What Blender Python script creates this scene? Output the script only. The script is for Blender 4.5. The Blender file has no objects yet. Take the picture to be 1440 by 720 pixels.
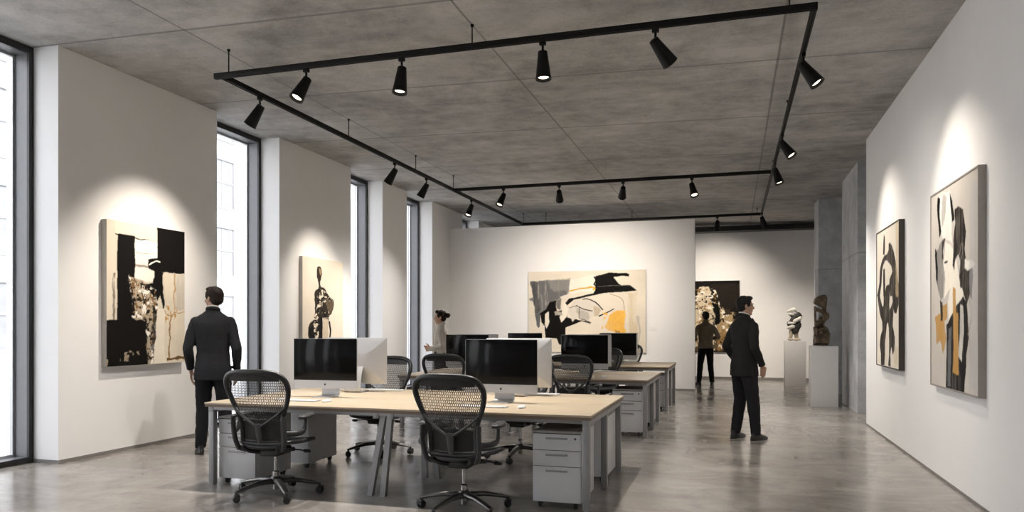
import bpy, bmesh, math, random
import numpy as np
from mathutils import Vector, Matrix, noise as mnoise

random.seed(7)
PI = math.pi
SC = bpy.context.scene
COL = SC.collection
R = math.radians

# ------------------------------------------------------------------ mesh helpers
def srgb(r, g, b):
    def f(c):
        c = c / 255.0
        return c / 12.92 if c <= 0.04045 else ((c + 0.055) / 1.055) ** 2.4
    return (f(r), f(g), f(b))

class MB:
    """collects simple shapes into one mesh"""
    def __init__(s):
        s.v = []; s.f = []; s.m = []; s.mi = 0; s.M = Matrix.Identity(4)
    def add(s, verts, faces):
        o = len(s.v)
        s.v += [s.M @ Vector(p) for p in verts]
        flip = s.M.determinant() < 0
        for f in faces:
            g = [o + i for i in f]
            if flip: g.reverse()
            s.f.append(g); s.m.append(s.mi)
        return s
    def box(s, x0, x1, y0, y1, z0, z1, bev=0.0, seg=2):
        bm = bmesh.new()
        bmesh.ops.create_cube(bm, size=1.0)
        for v in bm.verts:
            v.co = Vector(((x0 + x1) / 2 + v.co.x * (x1 - x0), (y0 + y1) / 2 + v.co.y * (y1 - y0), (z0 + z1) / 2 + v.co.z * (z1 - z0)))
        if bev > 0:
            bmesh.ops.bevel(bm, geom=list(bm.edges), offset=bev, segments=seg, affect='EDGES', profile=0.5)
        bm.verts.ensure_lookup_table()
        for i, v in enumerate(bm.verts): v.index = i
        s.add([v.co.copy() for v in bm.verts], [[v.index for v in f.verts] for f in bm.faces])
        bm.free(); return s
    def prism(s, pts, axis, a, b):
        """closed 2-D outline (counter-clockwise) extruded along axis from a to b"""
        def mk(p, t):
            if axis == 'z': return (p[0], p[1], t)
            if axis == 'y': return (p[0], t, p[1])
            return (t, p[0], p[1])
        n = len(pts)
        V = [mk(p, a) for p in pts] + [mk(p, b) for p in pts]
        F = [list(range(n))[::-1], [n + i for i in range(n)]]
        for i in range(n):
            j = (i + 1) % n
            F.append([i, j, n + j, n + i])
        if axis == 'y': F = [f[::-1] for f in F]
        return s.add(V, F)
    def sweep(s, pts, rad, seg=8, closed=False, flat=None):
        """tube along points; rad a number, list or list of (a,b) pairs"""
        P = [Vector(p) for p in pts]; n = len(P)
        if not isinstance(rad, (list, tuple)): rad = [rad] * n
        rad = [(r, r) if not isinstance(r, (list, tuple)) else r for r in rad]
        V = []; up = None
        for i in range(n):
            if closed: t = P[(i + 1) % n] - P[i - 1]
            else: t = P[min(i + 1, n - 1)] - P[max(i - 1, 0)]
            t.normalize()
            if up is None:
                ref = Vector(flat) if flat else (Vector((0, 0, 1)) if abs(t.z) < 0.9 else Vector((0, 1, 0)))
                up = ref
            if flat: up = Vector(flat)
            u = up - t * up.dot(t)
            if u.length < 1e-5: u = t.orthogonal()
            u.normalize(); up = u.copy(); w = t.cross(u)
            for k in range(seg):
                a = 2 * PI * k / seg
                V.append(P[i] + w * (math.cos(a) * rad[i][0]) + u * (math.sin(a) * rad[i][1]))
        F = []
        for i in range(n if closed else n - 1):
            j = (i + 1) % n
            for k in range(seg):
                l = (k + 1) % seg
                F.append([i * seg + k, i * seg + l, j * seg + l, j * seg + k])
        if not closed:
            F.append([k for k in range(seg)][::-1]); F.append([(n - 1) * seg + k for k in range(seg)])
        return s.add(V, F)
    def lathe(s, prof, seg=24):
        """profile of (radius, z), closed with caps"""
        V = []; F = []; n = len(prof)
        for r, z in prof:
            for k in range(seg):
                a = 2 * PI * k / seg
                V.append((r * math.cos(a), r * math.sin(a), z))
        for i in range(n - 1):
            for k in range(seg):
                l = (k + 1) % seg
                F.append([i * seg + k, i * seg + l, (i + 1) * seg + l, (i + 1) * seg + k])
        F.append([k for k in range(seg)][::-1]); F.append([(n - 1) * seg + k for k in range(seg)])
        return s.add(V, F)
    def ellipsoid(s, c, r, M=None, seg=20, rings=12):
        V = []; F = []
        c = Vector(c)
        for i in range(1, rings):
            t = PI * i / rings
            for k in range(seg):
                a = 2 * PI * k / seg
                p = Vector((r[0] * math.sin(t) * math.cos(a), r[1] * math.sin(t) * math.sin(a), -r[2] * math.cos(t)))
                V.append(c + (M @ p if M else p))
        b = len(V)
        pb = Vector((0, 0, -r[2])); pt = Vector((0, 0, r[2]))
        V += [c + (M @ pb if M else pb), c + (M @ pt if M else pt)]
        for i in range(rings - 2):
            for k in range(seg):
                l = (k + 1) % seg
                F.append([i * seg + k, i * seg + l, (i + 1) * seg + l, (i + 1) * seg + k])
        for k in range(seg):
            l = (k + 1) % seg
            F.append([b, l, k]); F.append([b + 1, (rings - 2) * seg + k, (rings - 2) * seg + l])
        return s.add(V, F)
    def caps(s, p0, r0, p1, r1, seg=14):
        """rounded tapered limb"""
        p0 = Vector(p0); p1 = Vector(p1); d = p1 - p0; L = d.length; d.normalize()
        pts = []; rr = []
        for k in range(6):
            a = PI / 2 * (1 - k / 5.0)
            pts.append(p0 - d * (r0 * math.sin(a))); rr.append(max(r0 * math.cos(a), r0 * 0.04))
        for k in range(6):
            a = PI / 2 * k / 5.0
            pts.append(p1 + d * (r1 * math.sin(a))); rr.append(max(r1 * math.cos(a), r1 * 0.04))
        u = d.orthogonal().normalized(); w = d.cross(u)
        V = []; F = []; n = len(pts)
        for p, r in zip(pts, rr):
            for k in range(seg):
                a = 2 * PI * k / seg
                V.append(p + u * (r * math.cos(a)) + w * (r * math.sin(a)))
        for i in range(n - 1):
            for k in range(seg):
                l = (k + 1) % seg
                F.append([i * seg + k, i * seg + l, (i + 1) * seg + l, (i + 1) * seg + k])
        F.append([k for k in range(seg)][::-1]); F.append([(n - 1) * seg + k for k in range(seg)])
        return s.add(V, F)
    def loft(s, rings, seg=28, p=2.3):
        """stack of superellipse rings: (cx,cy,cz,rx,ry)"""
        V = []; F = []; n = len(rings)
        for cx, cy, cz, rx, ry in rings:
            for k in range(seg):
                a = 2 * PI * k / seg
                c, q = math.cos(a), math.sin(a)
                V.append((cx + rx * math.copysign(abs(c) ** (2 / p), c), cy + ry * math.copysign(abs(q) ** (2 / p), q), cz))
        for i in range(n - 1):
            for k in range(seg):
                l = (k + 1) % seg
                F.append([i * seg + k, i * seg + l, (i + 1) * seg + l, (i + 1) * seg + k])
        F.append([k for k in range(seg)][::-1]); F.append([(n - 1) * seg + k for k in range(seg)])
        return s.add(V, F)
    def mesh(s, name, mats, angle=35):
        me = bpy.data.meshes.new(name)
        me.from_pydata([tuple(v) for v in s.v], [], s.f)
        if not isinstance(mats, (list, tuple)): mats = [mats]
        for m in mats: me.materials.append(m)
        me.polygons.foreach_set('material_index', s.m)
        if angle:
            me.polygons.foreach_set('use_smooth', [True] * len(me.polygons))
            me.set_sharp_from_angle(angle=R(angle))
        me.update()
        return me
    def build(s, name, mats, parent=None, angle=35, loc=None, rz=None):
        return link(name, s.mesh(name, mats, angle), parent, loc, rz)

def link(name, data, parent=None, loc=None, rz=None):
    o = bpy.data.objects.new(name, data)
    COL.objects.link(o)
    if parent: o.parent = parent
    if loc: o.location = loc
    if rz is not None: o.rotation_euler = (0, 0, rz)
    return o

def tag(o, label=None, cat=None, group=None, kind=None):
    if label: o['label'] = label
    if cat: o['category'] = cat
    if group: o['group'] = group
    if kind: o['kind'] = kind
    return o

def thing(name, label, cat, loc=(0, 0, 0), rz=0.0, group=None):
    o = link(name, None, None, loc, rz)
    o.empty_display_size = 0.1
    return tag(o, label, cat, group)

def struct(name, mb, mats, angle=35, label=None):
    o = mb.build(name, mats, None, angle)
    o['kind'] = 'structure'
    if label: o['label'] = label
    return o

def copy_tree(o, parent=None):
    c = o.copy(); COL.objects.link(c)
    c.parent = parent
    for ch in list(o.children): copy_tree(ch, c)
    return c

def fused(mb, voxel, smooth=4, factor=0.5):
    """union of the collected shapes as one continuous surface"""
    me = mb.mesh('tmp', [], 0)
    o = bpy.data.objects.new('tmp', me); COL.objects.link(o)
    md = o.modifiers.new('r', 'REMESH'); md.mode = 'VOXEL'; md.voxel_size = voxel
    if smooth:
        sm = o.modifiers.new('s', 'SMOOTH'); sm.factor = factor; sm.iterations = smooth
    dg = bpy.context.evaluated_depsgraph_get(); dg.update()
    out = bpy.data.meshes.new_from_object(o.evaluated_get(dg), depsgraph=dg)
    bpy.data.objects.remove(o); bpy.data.meshes.remove(me)
    out.polygons.foreach_set('use_smooth', [True] * len(out.polygons))
    return out

def wrinkle(me, amp, scale, seed=0.0, stretch=(1, 1, 1), keep=None):
    n = len(me.vertices)
    co = np.empty(n * 3); me.vertices.foreach_get('co', co); co = co.reshape(-1, 3)
    no = np.empty(n * 3); me.vertices.foreach_get('normal', no); no = no.reshape(-1, 3)
    d = np.empty(n)
    for i in range(n):
        p = Vector((co[i, 0] * scale * stretch[0] + seed, co[i, 1] * scale * stretch[1], co[i, 2] * scale * stretch[2]))
        d[i] = mnoise.noise(p) + 0.4 * mnoise.noise(p * 2.3)
    co += no * (d * amp)[:, None]
    me.vertices.foreach_set('co', co.reshape(-1)); me.update()

def spline(pts, n=6, closed=False):
    P = [Vector(p) for p in pts]; m = len(P); out = []
    for i in range(m if closed else m - 1):
        if closed: a, b, c, d = P[i - 1], P[i], P[(i + 1) % m], P[(i + 2) % m]
        else: a, b, c, d = P[max(i - 1, 0)], P[i], P[i + 1], P[min(i + 2, m - 1)]
        for k in range(n):
            t = k / n
            out.append(0.5 * ((2 * b) + (c - a) * t + (2 * a - 5 * b + 4 * c - d) * t * t + (3 * b - a - 3 * c + d) * t ** 3))
    if not closed: out.append(P[-1])
    return out

# ------------------------------------------------------------------ materials
def newmat(name):
    m = bpy.data.materials.new(name); m.use_nodes = True
    nt = m.node_tree; nt.nodes.clear()
    out = nt.nodes.new('ShaderNodeOutputMaterial')
    b = nt.nodes.new('ShaderNodeBsdfPrincipled')
    nt.links.new(b.outputs[0], out.inputs[0])
    return m, nt, b, out

def coords(nt, scale=(1, 1, 1), kind='Object'):
    tc = nt.nodes.new('ShaderNodeTexCoord'); mp = nt.nodes.new('ShaderNodeMapping')
    mp.inputs['Scale'].default_value = scale
    nt.links.new(tc.outputs[kind], mp.inputs[0])
    return mp.outputs[0]

def noisetex(nt, vec, scale, detail=4, rough=0.55, dist=0.0):
    n = nt.nodes.new('ShaderNodeTexNoise')
    n.inputs['Scale'].default_value = scale; n.inputs['Detail'].default_value = detail
    n.inputs['Roughness'].default_value = rough; n.inputs['Distortion'].default_value = dist
    nt.links.new(vec, n.inputs['Vector'])
    return n.outputs['Fac']

def ramp(nt, fac, stops):
    r = nt.nodes.new('ShaderNodeValToRGB')
    e = r.color_ramp.elements
    while len(e) < len(stops): e.new(0.5)
    for el, (p, c) in zip(e, stops):
        el.position = p; el.color = (c[0], c[1], c[2], 1) if isinstance(c, (tuple, list)) else (c, c, c, 1)
    nt.links.new(fac, r.inputs[0])
    return r.outputs[0]

def mixc(nt, fac, a, b, mode='MIX'):
    m = nt.nodes.new('ShaderNodeMix'); m.data_type = 'RGBA'; m.blend_type = mode
    for sock, val in ((m.inputs[0], fac), (m.inputs[6], a), (m.inputs[7], b)):
        if hasattr(val, 'is_linked') or isinstance(val, bpy.types.NodeSocket): nt.links.new(val, sock)
        elif isinstance(val, (tuple, list)): sock.default_value = (val[0], val[1], val[2], 1)
        else: sock.default_value = val
    return m.outputs[2]

def math_(nt, op, a, b=None, c=None):
    m = nt.nodes.new('ShaderNodeMath'); m.operation = op
    for i, v in enumerate((a, b, c)):
        if v is None: continue
        if isinstance(v, bpy.types.NodeSocket): nt.links.new(v, m.inputs[i])
        else: m.inputs[i].default_value = v
    return m.outputs[0]

def bump(nt, b, height, strength=0.2, dist=0.01):
    n = nt.nodes.new('ShaderNodeBump')
    n.inputs['Strength'].default_value = strength; n.inputs['Distance'].default_value = dist
    nt.links.new(height, n.inputs['Height']); nt.links.new(n.outputs[0], b.inputs['Normal'])

def plain(name, col, rough=0.5, metal=0.0, var=0.06, vscale=8.0, bmp=0.0, bscale=60.0, spec=0.5, stretch=(1, 1, 1)):
    m, nt, b, out = newmat(name)
    v = coords(nt, stretch)
    f = noisetex(nt, v, vscale, 3)
    lo = tuple(c * (1 - var) for c in col); hi = tuple(min(1, c * (1 + var)) for c in col)
    nt.links.new(ramp(nt, f, [(0.3, lo), (0.7, hi)]), b.inputs['Base Color'])
    b.inputs['Roughness'].default_value = rough; b.inputs['Metallic'].default_value = metal
    b.inputs['Specular IOR Level'].default_value = spec
    if bmp > 0: bump(nt, b, noisetex(nt, v, bscale, 3), bmp, 0.004)
    return m

def joint_lines(nt, axis, start, period, width):
    """1 in a thin line repeated along one object axis"""
    tc = nt.nodes.new('ShaderNodeTexCoord'); sp = nt.nodes.new('ShaderNodeSeparateXYZ')
    nt.links.new(tc.outputs['Object'], sp.inputs[0])
    d = math_(nt, 'PINGPONG', math_(nt, 'SUBTRACT', sp.outputs[axis], start), period / 2)
    return math_(nt, 'SUBTRACT', 1.0, math_(nt, 'MINIMUM', math_(nt, 'DIVIDE', d, width), 1.0))

def concrete(name, dark, light, joints=(), board=0.0, rough=0.8, bmp=0.25):
    m, nt, b, out = newmat(name)
    v = coords(nt)
    big = noisetex(nt, v, 0.55, 5, 0.6, 0.6)
    mid = noisetex(nt, v, 3.2, 6, 0.65, 0.3)
    vs = coords(nt, (0.55, 2.2, 1.0))
    streak = noisetex(nt, vs, 2.2, 5, 0.65, 0.4)
    fine = noisetex(nt, v, 38, 4, 0.7)
    t = math_(nt, 'ADD', math_(nt, 'MULTIPLY', big, 0.36), math_(nt, 'MULTIPLY', mid, 0.30))
    t = math_(nt, 'ADD', t, math_(nt, 'MULTIPLY', streak, 0.18))
    t = math_(nt, 'ADD', t, math_(nt, 'MULTIPLY', fine, 0.16))
    c = ramp(nt, t, [(0.40, dark), (0.5, tuple((a + d) / 2 for a, d in zip(dark, light))), (0.60, light)])
    # pores
    vo = nt.nodes.new('ShaderNodeTexVoronoi'); vo.inputs['Scale'].default_value = 7.0
    nt.links.new(v, vo.inputs['Vector'])
    pore = math_(nt, 'LESS_THAN', vo.outputs['Distance'], 0.06)
    c = mixc(nt, math_(nt, 'MULTIPLY', pore, 0.35), c, tuple(d * 0.45 for d in dark))
    h = t
    for ax, st, per, wd in joints:
        ln = joint_lines(nt, ax, st, per, wd)
        brk = math_(nt, 'MULTIPLY', ln, math_(nt, 'ADD', 0.25, math_(nt, 'MULTIPLY', mid, 0.85)))
        c = mixc(nt, brk, c, tuple(d * 0.35 for d in dark))
        h = math_(nt, 'SUBTRACT', h, math_(nt, 'MULTIPLY', ln, 0.8))
    nt.links.new(c, b.inputs['Base Color'])
    b.inputs['Roughness'].default_value = rough
    bump(nt, b, h, bmp, 0.02)
    return m

M = {}
M['wall'] = plain('white_wall_paint', (0.82, 0.815, 0.81), 0.75, var=0.012, vscale=2.0, bmp=0.04, bscale=120)
M['ceiling'] = concrete('board_marked_concrete', (0.22, 0.212, 0.202), (0.50, 0.49, 0.475),
                        [(1, 8.03, 2.12, 0.026), (0, -2.33, 2.78, 0.017)], rough=0.75)
M['column'] = concrete('column_concrete', (0.36, 0.37, 0.385), (0.62, 0.63, 0.645), [(2, 2.65, 9.0, 0.012)], rough=0.8)
M['skirting'] = plain('skirting_shadow_gap', (0.20, 0.19, 0.18), 0.6)

def floor_mat():
    m, nt, b, out = newmat('polished_concrete_floor')
    v = coords(nt)
    big = noisetex(nt, v, 0.5, 5, 0.6, 0.9)
    mid = noisetex(nt, coords(nt, (0.9, 1.35, 1)), 1.5, 6, 0.66, 0.9)
    fine = noisetex(nt, v, 20, 5, 0.7)
    t = math_(nt, 'ADD', math_(nt, 'MULTIPLY', big, 0.45), math_(nt, 'MULTIPLY', mid, 0.42))
    t = math_(nt, 'ADD', t, math_(nt, 'MULTIPLY', fine, 0.13))
    c = ramp(nt, t, [(0.38, (0.165, 0.150, 0.134)), (0.5, (0.265, 0.244, 0.222)), (0.62, (0.37, 0.347, 0.32))])
    nt.links.new(c, b.inputs['Base Color'])
    nt.links.new(ramp(nt, mid, [(0.3, 0.14), (0.7, 0.27)]), b.inputs['Roughness'])
    b.inputs['Specular IOR Level'].default_value = 0.55
    bump(nt, b, math_(nt, 'ADD', mid, math_(nt, 'MULTIPLY', big, 1.5)), 0.05, 0.03)
    return m
M['floor'] = floor_mat()

def wood_mat():
    m, nt, b, out = newmat('pale_ash_laminate')
    v = coords(nt, (0.7, 9.0, 9.0))
    g = noisetex(nt, v, 2.2, 5, 0.6, 1.2)
    g2 = noisetex(nt, coords(nt, (1.5, 60, 60)), 1.5, 3, 0.6)
    t = math_(nt, 'ADD', math_(nt, 'MULTIPLY', g, 0.7), math_(nt, 'MULTIPLY', g2, 0.3))
    c = ramp(nt, t, [(0.3, (0.42, 0.325, 0.22)), (0.5, (0.51, 0.415, 0.295)), (0.7, (0.575, 0.48, 0.355))])
    nt.links.new(c, b.inputs['Base Color']); b.inputs['Roughness'].default_value = 0.42
    return m
M['wood'] = wood_mat()
M['wood_edge'] = plain('brown_edge_band', (0.19, 0.135, 0.095), 0.5, var=0.1, vscale=5)
M['leg'] = plain('silver_grey_powder_coat', (0.33, 0.33, 0.335), 0.42, 0.35, var=0.03)
M['white'] = plain('white_lacquer', (0.66, 0.66, 0.665), 0.42, var=0.02)
M['cab_top'] = plain('grey_cabinet_top', (0.34, 0.32, 0.30), 0.5)
M['gap'] = plain('dark_gap', (0.03, 0.03, 0.03), 0.7)
M['black'] = plain('black_plastic', (0.018, 0.018, 0.019), 0.42, var=0.12)
M['black_matt'] = plain('matt_black_metal', (0.008, 0.008, 0.008), 0.5, var=0.1, spec=0.2)
M['graphite'] = plain('graphite_plastic', (0.045, 0.045, 0.047), 0.4, var=0.1)
M['polished'] = plain('polished_dark_aluminium', (0.13, 0.125, 0.12), 0.28, 0.8, var=0.06)
M['chrome'] = plain('brushed_chrome', (0.38, 0.37, 0.36), 0.22, 1.0, var=0.03)
M['alu'] = plain('anodised_aluminium', (0.54, 0.54, 0.545), 0.38, 0.55, var=0.015)
M['keys'] = plain('white_keycaps', (0.74, 0.74, 0.73), 0.5, var=0.02)
M['screen'] = plain('black_glass_screen', (0.005, 0.005, 0.0055), 0.10, var=0.02, spec=0.16)
M['logo'] = plain('dark_logo', (0.02, 0.02, 0.02), 0.3)
M['plinth'] = plain('white_plinth_paint', (0.72, 0.71, 0.70), 0.6, var=0.015)
M['frame_black'] = plain('black_window_frame', (0.012, 0.012, 0.013), 0.4)
M['frame_grey'] = plain('grey_window_jamb', (0.17, 0.175, 0.185), 0.45, 0.2, var=0.03)
M['frame_light'] = plain('light_glazing_bead', (0.5, 0.51, 0.52), 0.35, 0.5)
M['steel'] = plain('dark_steel_beam', (0.035, 0.034, 0.034), 0.5, 0.3, var=0.12)
M['facade'] = plain('white_stucco', (0.80, 0.80, 0.79), 0.85, var=0.02, vscale=1.0)
M['facade_win'] = plain('pale_window_glass', (0.23, 0.235, 0.24), 0.5, var=0.1, vscale=2.0)
M['facade_trim'] = plain('stone_window_surround', (0.30, 0.30, 0.30), 0.7, var=0.02)
M['ground'] = plain('pavement', (0.45, 0.45, 0.44), 0.9)

def glass_mat():
    m, nt, b, out = newmat('window_glass')
    nt.nodes.remove(b)
    tr = nt.nodes.new('ShaderNodeBsdfTransparent'); tr.inputs[0].default_value = (0.97, 0.97, 0.972, 1)
    gl = nt.nodes.new('ShaderNodeBsdfGlossy'); gl.inputs['Roughness'].default_value = 0.02
    fr = nt.nodes.new('ShaderNodeFresnel'); fr.inputs[0].default_value = 1.45
    mx = nt.nodes.new('ShaderNodeMixShader')
    ge = nt.nodes.new('ShaderNodeNewGeometry')
    fc = math_(nt, 'MULTIPLY', fr.outputs[0], math_(nt, 'SUBTRACT', 1.0, ge.outputs['Backfacing']))
    nt.links.new(fc, mx.inputs[0]); nt.links.new(tr.outputs[0], mx.inputs[1]); nt.links.new(gl.outputs[0], mx.inputs[2])
    nt.links.new(mx.outputs[0], out.inputs[0])
    return m
M['glass'] = glass_mat()

def weave_mat(name, col, open_):
    """chair mesh: a woven cloth with real holes"""
    m, nt, b, out = newmat(name)
    tc = nt.nodes.new('ShaderNodeTexCoord'); sp = nt.nodes.new('ShaderNodeSeparateXYZ')
    nt.links.new(tc.outputs['Object'], sp.inputs[0])
    row = math_(nt, 'FLOOR', math_(nt, 'MULTIPLY', sp.outputs[2], 1 / 0.022))
    xs = math_(nt, 'ADD', math_(nt, 'MULTIPLY', sp.outputs[0], 1 / 0.015), math_(nt, 'MULTIPLY', row, 0.5))
    fx = math_(nt, 'FRACT', xs); fz = math_(nt, 'FRACT', math_(nt, 'MULTIPLY', sp.outputs[2], 1 / 0.022))
    hx = math_(nt, 'LESS_THAN', math_(nt, 'ABSOLUTE', math_(nt, 'SUBTRACT', fx, 0.5)), 0.31)
    hz = math_(nt, 'LESS_THAN', math_(nt, 'ABSOLUTE', math_(nt, 'SUBTRACT', fz, 0.5)), 0.41)
    hole = math_(nt, 'MULTIPLY', math_(nt, 'MULTIPLY', hx, hz), open_)
    hole = math_(nt, 'ADD', hole, 0.05)
    b.inputs['Base Color'].default_value = (*col, 1); b.inputs['Roughness'].default_value = 0.7
    tr = nt.nodes.new('ShaderNodeBsdfTransparent'); mx = nt.nodes.new('ShaderNodeMixShader')
    nt.links.new(hole, mx.inputs[0]); nt.links.new(b.outputs[0], mx.inputs[1]); nt.links.new(tr.outputs[0], mx.inputs[2])
    nt.links.new(mx.outputs[0], out.inputs[0])
    return m
M['weave'] = weave_mat('woven_chair_mesh', (0.035, 0.034, 0.033), 0.72)
M['seat_weave'] = plain('dense_seat_mesh', (0.022, 0.022, 0.022), 0.75, var=0.25, vscale=90)

def cloth(name, col, scale=220, var=0.25):
    m, nt, b, out = newmat(name)
    v = coords(nt)
    f = noisetex(nt, v, scale, 2); g = noisetex(nt, v, 5, 3)
    t = math_(nt, 'ADD', math_(nt, 'MULTIPLY', f, 0.5), math_(nt, 'MULTIPLY', g, 0.5))
    nt.links.new(ramp(nt, t, [(0.3, tuple(c * (1 - var) for c in col)), (0.7, tuple(c * (1 + var) for c in col))]), b.inputs['Base Color'])
    b.inputs['Roughness'].default_value = 0.85; b.inputs['Specular IOR Level'].default_value = 0.25
    bump(nt, b, f, 0.15, 0.002)
    return m
M['suit'] = cloth('charcoal_suit_cloth', (0.016, 0.0165, 0.019))
M['suit_black'] = cloth('black_suit_cloth', (0.0115, 0.011, 0.0115))
M['trouser'] = cloth('dark_trouser_cloth', (0.009, 0.009, 0.011))
M['jacket_brown'] = cloth('olive_brown_jacket_cloth', (0.14, 0.112, 0.082))
M['knit'] = cloth('pale_grey_knit', (0.50, 0.47, 0.43), 160, 0.12)
M['skirt'] = cloth('dark_grey_trouser_cloth', (0.045, 0.045, 0.05))
M['shirt'] = cloth('white_shirt_cloth', (0.62, 0.60, 0.57), 200, 0.05)
M['shoe'] = plain('black_shoe_leather', (0.010, 0.009, 0.008), 0.28, var=0.15)
def skin_mat(name, col):
    m, nt, b, out = newmat(name)
    f = noisetex(nt, coords(nt), 30, 4)
    nt.links.new(ramp(nt, f, [(0.3, tuple(c * 0.9 for c in col)), (0.7, col)]), b.inputs['Base Color'])
    b.inputs['Roughness'].default_value = 0.5
    b.inputs['Subsurface Weight'].default_value = 0.08; b.inputs['Subsurface Radius'].default_value = (0.01, 0.004, 0.002)
    return m
M['skin'] = skin_mat('fair_skin', (0.50, 0.315, 0.225))
M['skin_tan'] = skin_mat('tan_skin', (0.36, 0.21, 0.14))
M['lip'] = plain('lips', (0.36, 0.15, 0.12), 0.45)
M['eye'] = plain('eyes', (0.03, 0.022, 0.018), 0.15)
M['hair'] = plain('dark_brown_hair', (0.014, 0.009, 0.007), 0.6, spec=0.2, var=0.4, vscale=60, bmp=0.4, bscale=120, stretch=(1, 1, 0.25))
M['hair_black'] = plain('black_hair', (0.006, 0.005, 0.0045), 0.6, spec=0.2, var=0.3, vscale=60, bmp=0.4, bscale=120)
M['bronze'] = plain('bronze_painted_shading', (0.105, 0.074, 0.045), 0.36, 0.3, var=0.98, vscale=7, bmp=0.35, bscale=16)  # lit and shaded contrast painted into the bronze as tan-to-dark noise
M['bone'] = plain('pale_plaster', (0.62, 0.60, 0.55), 0.6, var=0.12, vscale=14, bmp=0.2, bscale=30)
M['char'] = plain('charred_plaster', (0.03, 0.027, 0.024), 0.6, var=0.6, vscale=14, bmp=0.4, bscale=30)
M['sand'] = plain('sandstone_feet', (0.45, 0.38, 0.28), 0.7, var=0.25, vscale=20, bmp=0.2)
M['canvas_edge'] = plain('canvas_edge', (0.50, 0.475, 0.44), 0.8, var=0.04)
M['frame_dark'] = plain('dark_walnut_frame', (0.035, 0.027, 0.02), 0.5, var=0.3, vscale=20, stretch=(1, 1, 0.1))
M['frame_taupe'] = plain('taupe_metal_frame', (0.33, 0.30, 0.275), 0.45, 0.3, var=0.05)
M['card'] = plain('white_card', (0.78, 0.78, 0.77), 0.6, var=0.01)

def emit(name, col, s):
    m, nt, b, out = newmat(name)
    b.inputs['Base Color'].default_value = (0.9, 0.88, 0.82, 1)
    b.inputs['Emission Color'].default_value = (*col, 1); b.inputs['Emission Strength'].default_value = s
    f = noisetex(nt, coords(nt), 40, 1)
    nt.links.new(ramp(nt, f, [(0.0, 0.2), (1.0, 0.3)]), b.inputs['Roughness'])
    return m
M['lens'] = emit('lit_lamp_lens', (1.0, 0.84, 0.62), 2.2)

def paint_mat():
    m, nt, b, out = newmat('painted_canvas')
    a = nt.nodes.new('ShaderNodeVertexColor'); a.layer_name = 'paint'
    nt.links.new(a.outputs[0], b.inputs['Base Color'])
    b.inputs['Roughness'].default_value = 0.75; b.inputs['Specular IOR Level'].default_value = 0.12
    v = coords(nt)
    bump(nt, b, math_(nt, 'ADD', noisetex(nt, v, 22, 5, 0.7), math_(nt, 'MULTIPLY', noisetex(nt, v, 250, 2), 0.4)), 0.22, 0.006)
    return m
M['paint'] = paint_mat()

# ------------------------------------------------------------------ the room
XL, XR = -6.71, 1.867          # faces of the window wall and of the right wall
XO, XB = -7.42, 3.0            # outer face of the window wall, outer right wall
YF, YP, YB = -5.0, 16.92, 20.75
def zc(x): return 4.35 + (x - XL) * (4.15 - 4.35) / (XR - XL)

mb = MB(); mb.box(XO, XB + 0.2, YF - 0.2, YB + 0.3, -0.2, 0.0)
struct('floor', mb, M['floor'])
mb = MB(); mb.prism([(XO, zc(XO)), (XB + 0.2, zc(XB + 0.2)), (XB + 0.2, 4.75), (XO, 4.75)], 'y', YF - 0.2, YB + 0.3)
struct('ceiling', mb, M['ceiling'])

piers = [(YF, -4.6), (-2.2, -1.6), (0.8, 1.3), (3.1, 3.6), (5.93, 8.38), (9.81, 12.02), (13.30, 14.44), (15.84, 17.81), (19.10, YB)]  # first piers out of view, kept thin so added unseen windows bring more daylight
mb = MB()
for a, b in piers:
    mb.prism([(XO, 0.0), (XL, 0.0), (XL, zc(XL)), (XO, zc(XO))], 'y', a, b)
struct('wall_left', mb, M['wall'], label='white piers between the tall windows on the left')
mb = MB()
for a, b in piers:
    mb.box(XL, XL + 0.008, a, b, 0.0, 0.035)
    mb.box(XL - 0.32, XL + 0.008, a - 0.006, a, 0.0, 0.035)
struct('baseboard_left', mb, M['skirting'])

# windows: black edge, deep grey jamb, thin light bead, glass
k = 0
for (a0, a), (b, b1) in zip(piers[:-1], piers[1:]):
    k += 1
    x1 = XL - 0.33; x0 = x1 - 0.26; zt = zc(x1) - 0.002
    w = link('window_%d' % k, None); w['kind'] = 'structure'
    fm = MB()
    fm.mi = 0
    fm.box(x1 - 0.03, x1, a, a + 0.055, 0, zt); fm.box(x1 - 0.03, x1, b - 0.055, b, 0, zt)
    fm.box(x1 - 0.03, x1, a + 0.055, b - 0.055, zt - 0.075, zt); fm.box(x1 - 0.03, x1, a + 0.055, b - 0.055, 0, 0.06)
    fm.mi = 1
    fm.box(x0, x1 - 0.03, a, a + 0.05, 0, zt); fm.box(x0, x1 - 0.03, b - 0.05, b, 0, zt)
    fm.box(x0, x1 - 0.03, a + 0.05, b - 0.05, zt - 0.07, zt); fm.box(x0, x1 - 0.03, a + 0.05, b - 0.05, 0, 0.055)
    fm.build('window_frame', [M['frame_black'], M['frame_grey']], w)
    bd = MB()
    for yy in (a + 0.05, b - 0.075):
        bd.box(x0 + 0.02, x0 + 0.06, yy, yy + 0.025, 0.055, zt - 0.07)
    bd.box(x0 + 0.02, x0 + 0.06, a + 0.075, b - 0.075, zt - 0.095, zt - 0.07)
    bd.box(x0 + 0.02, x0 + 0.06, a + 0.075, b - 0.075, 0.055, 0.08)
    bd.build('glazing_bead', M['frame_light'], w)
    g = MB(); g.box(x0 + 0.034, x0 + 0.046, a + 0.07, b - 0.07, 0.075, zt - 0.09)
    g.build('pane', M['glass'], w, 0)

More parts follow.
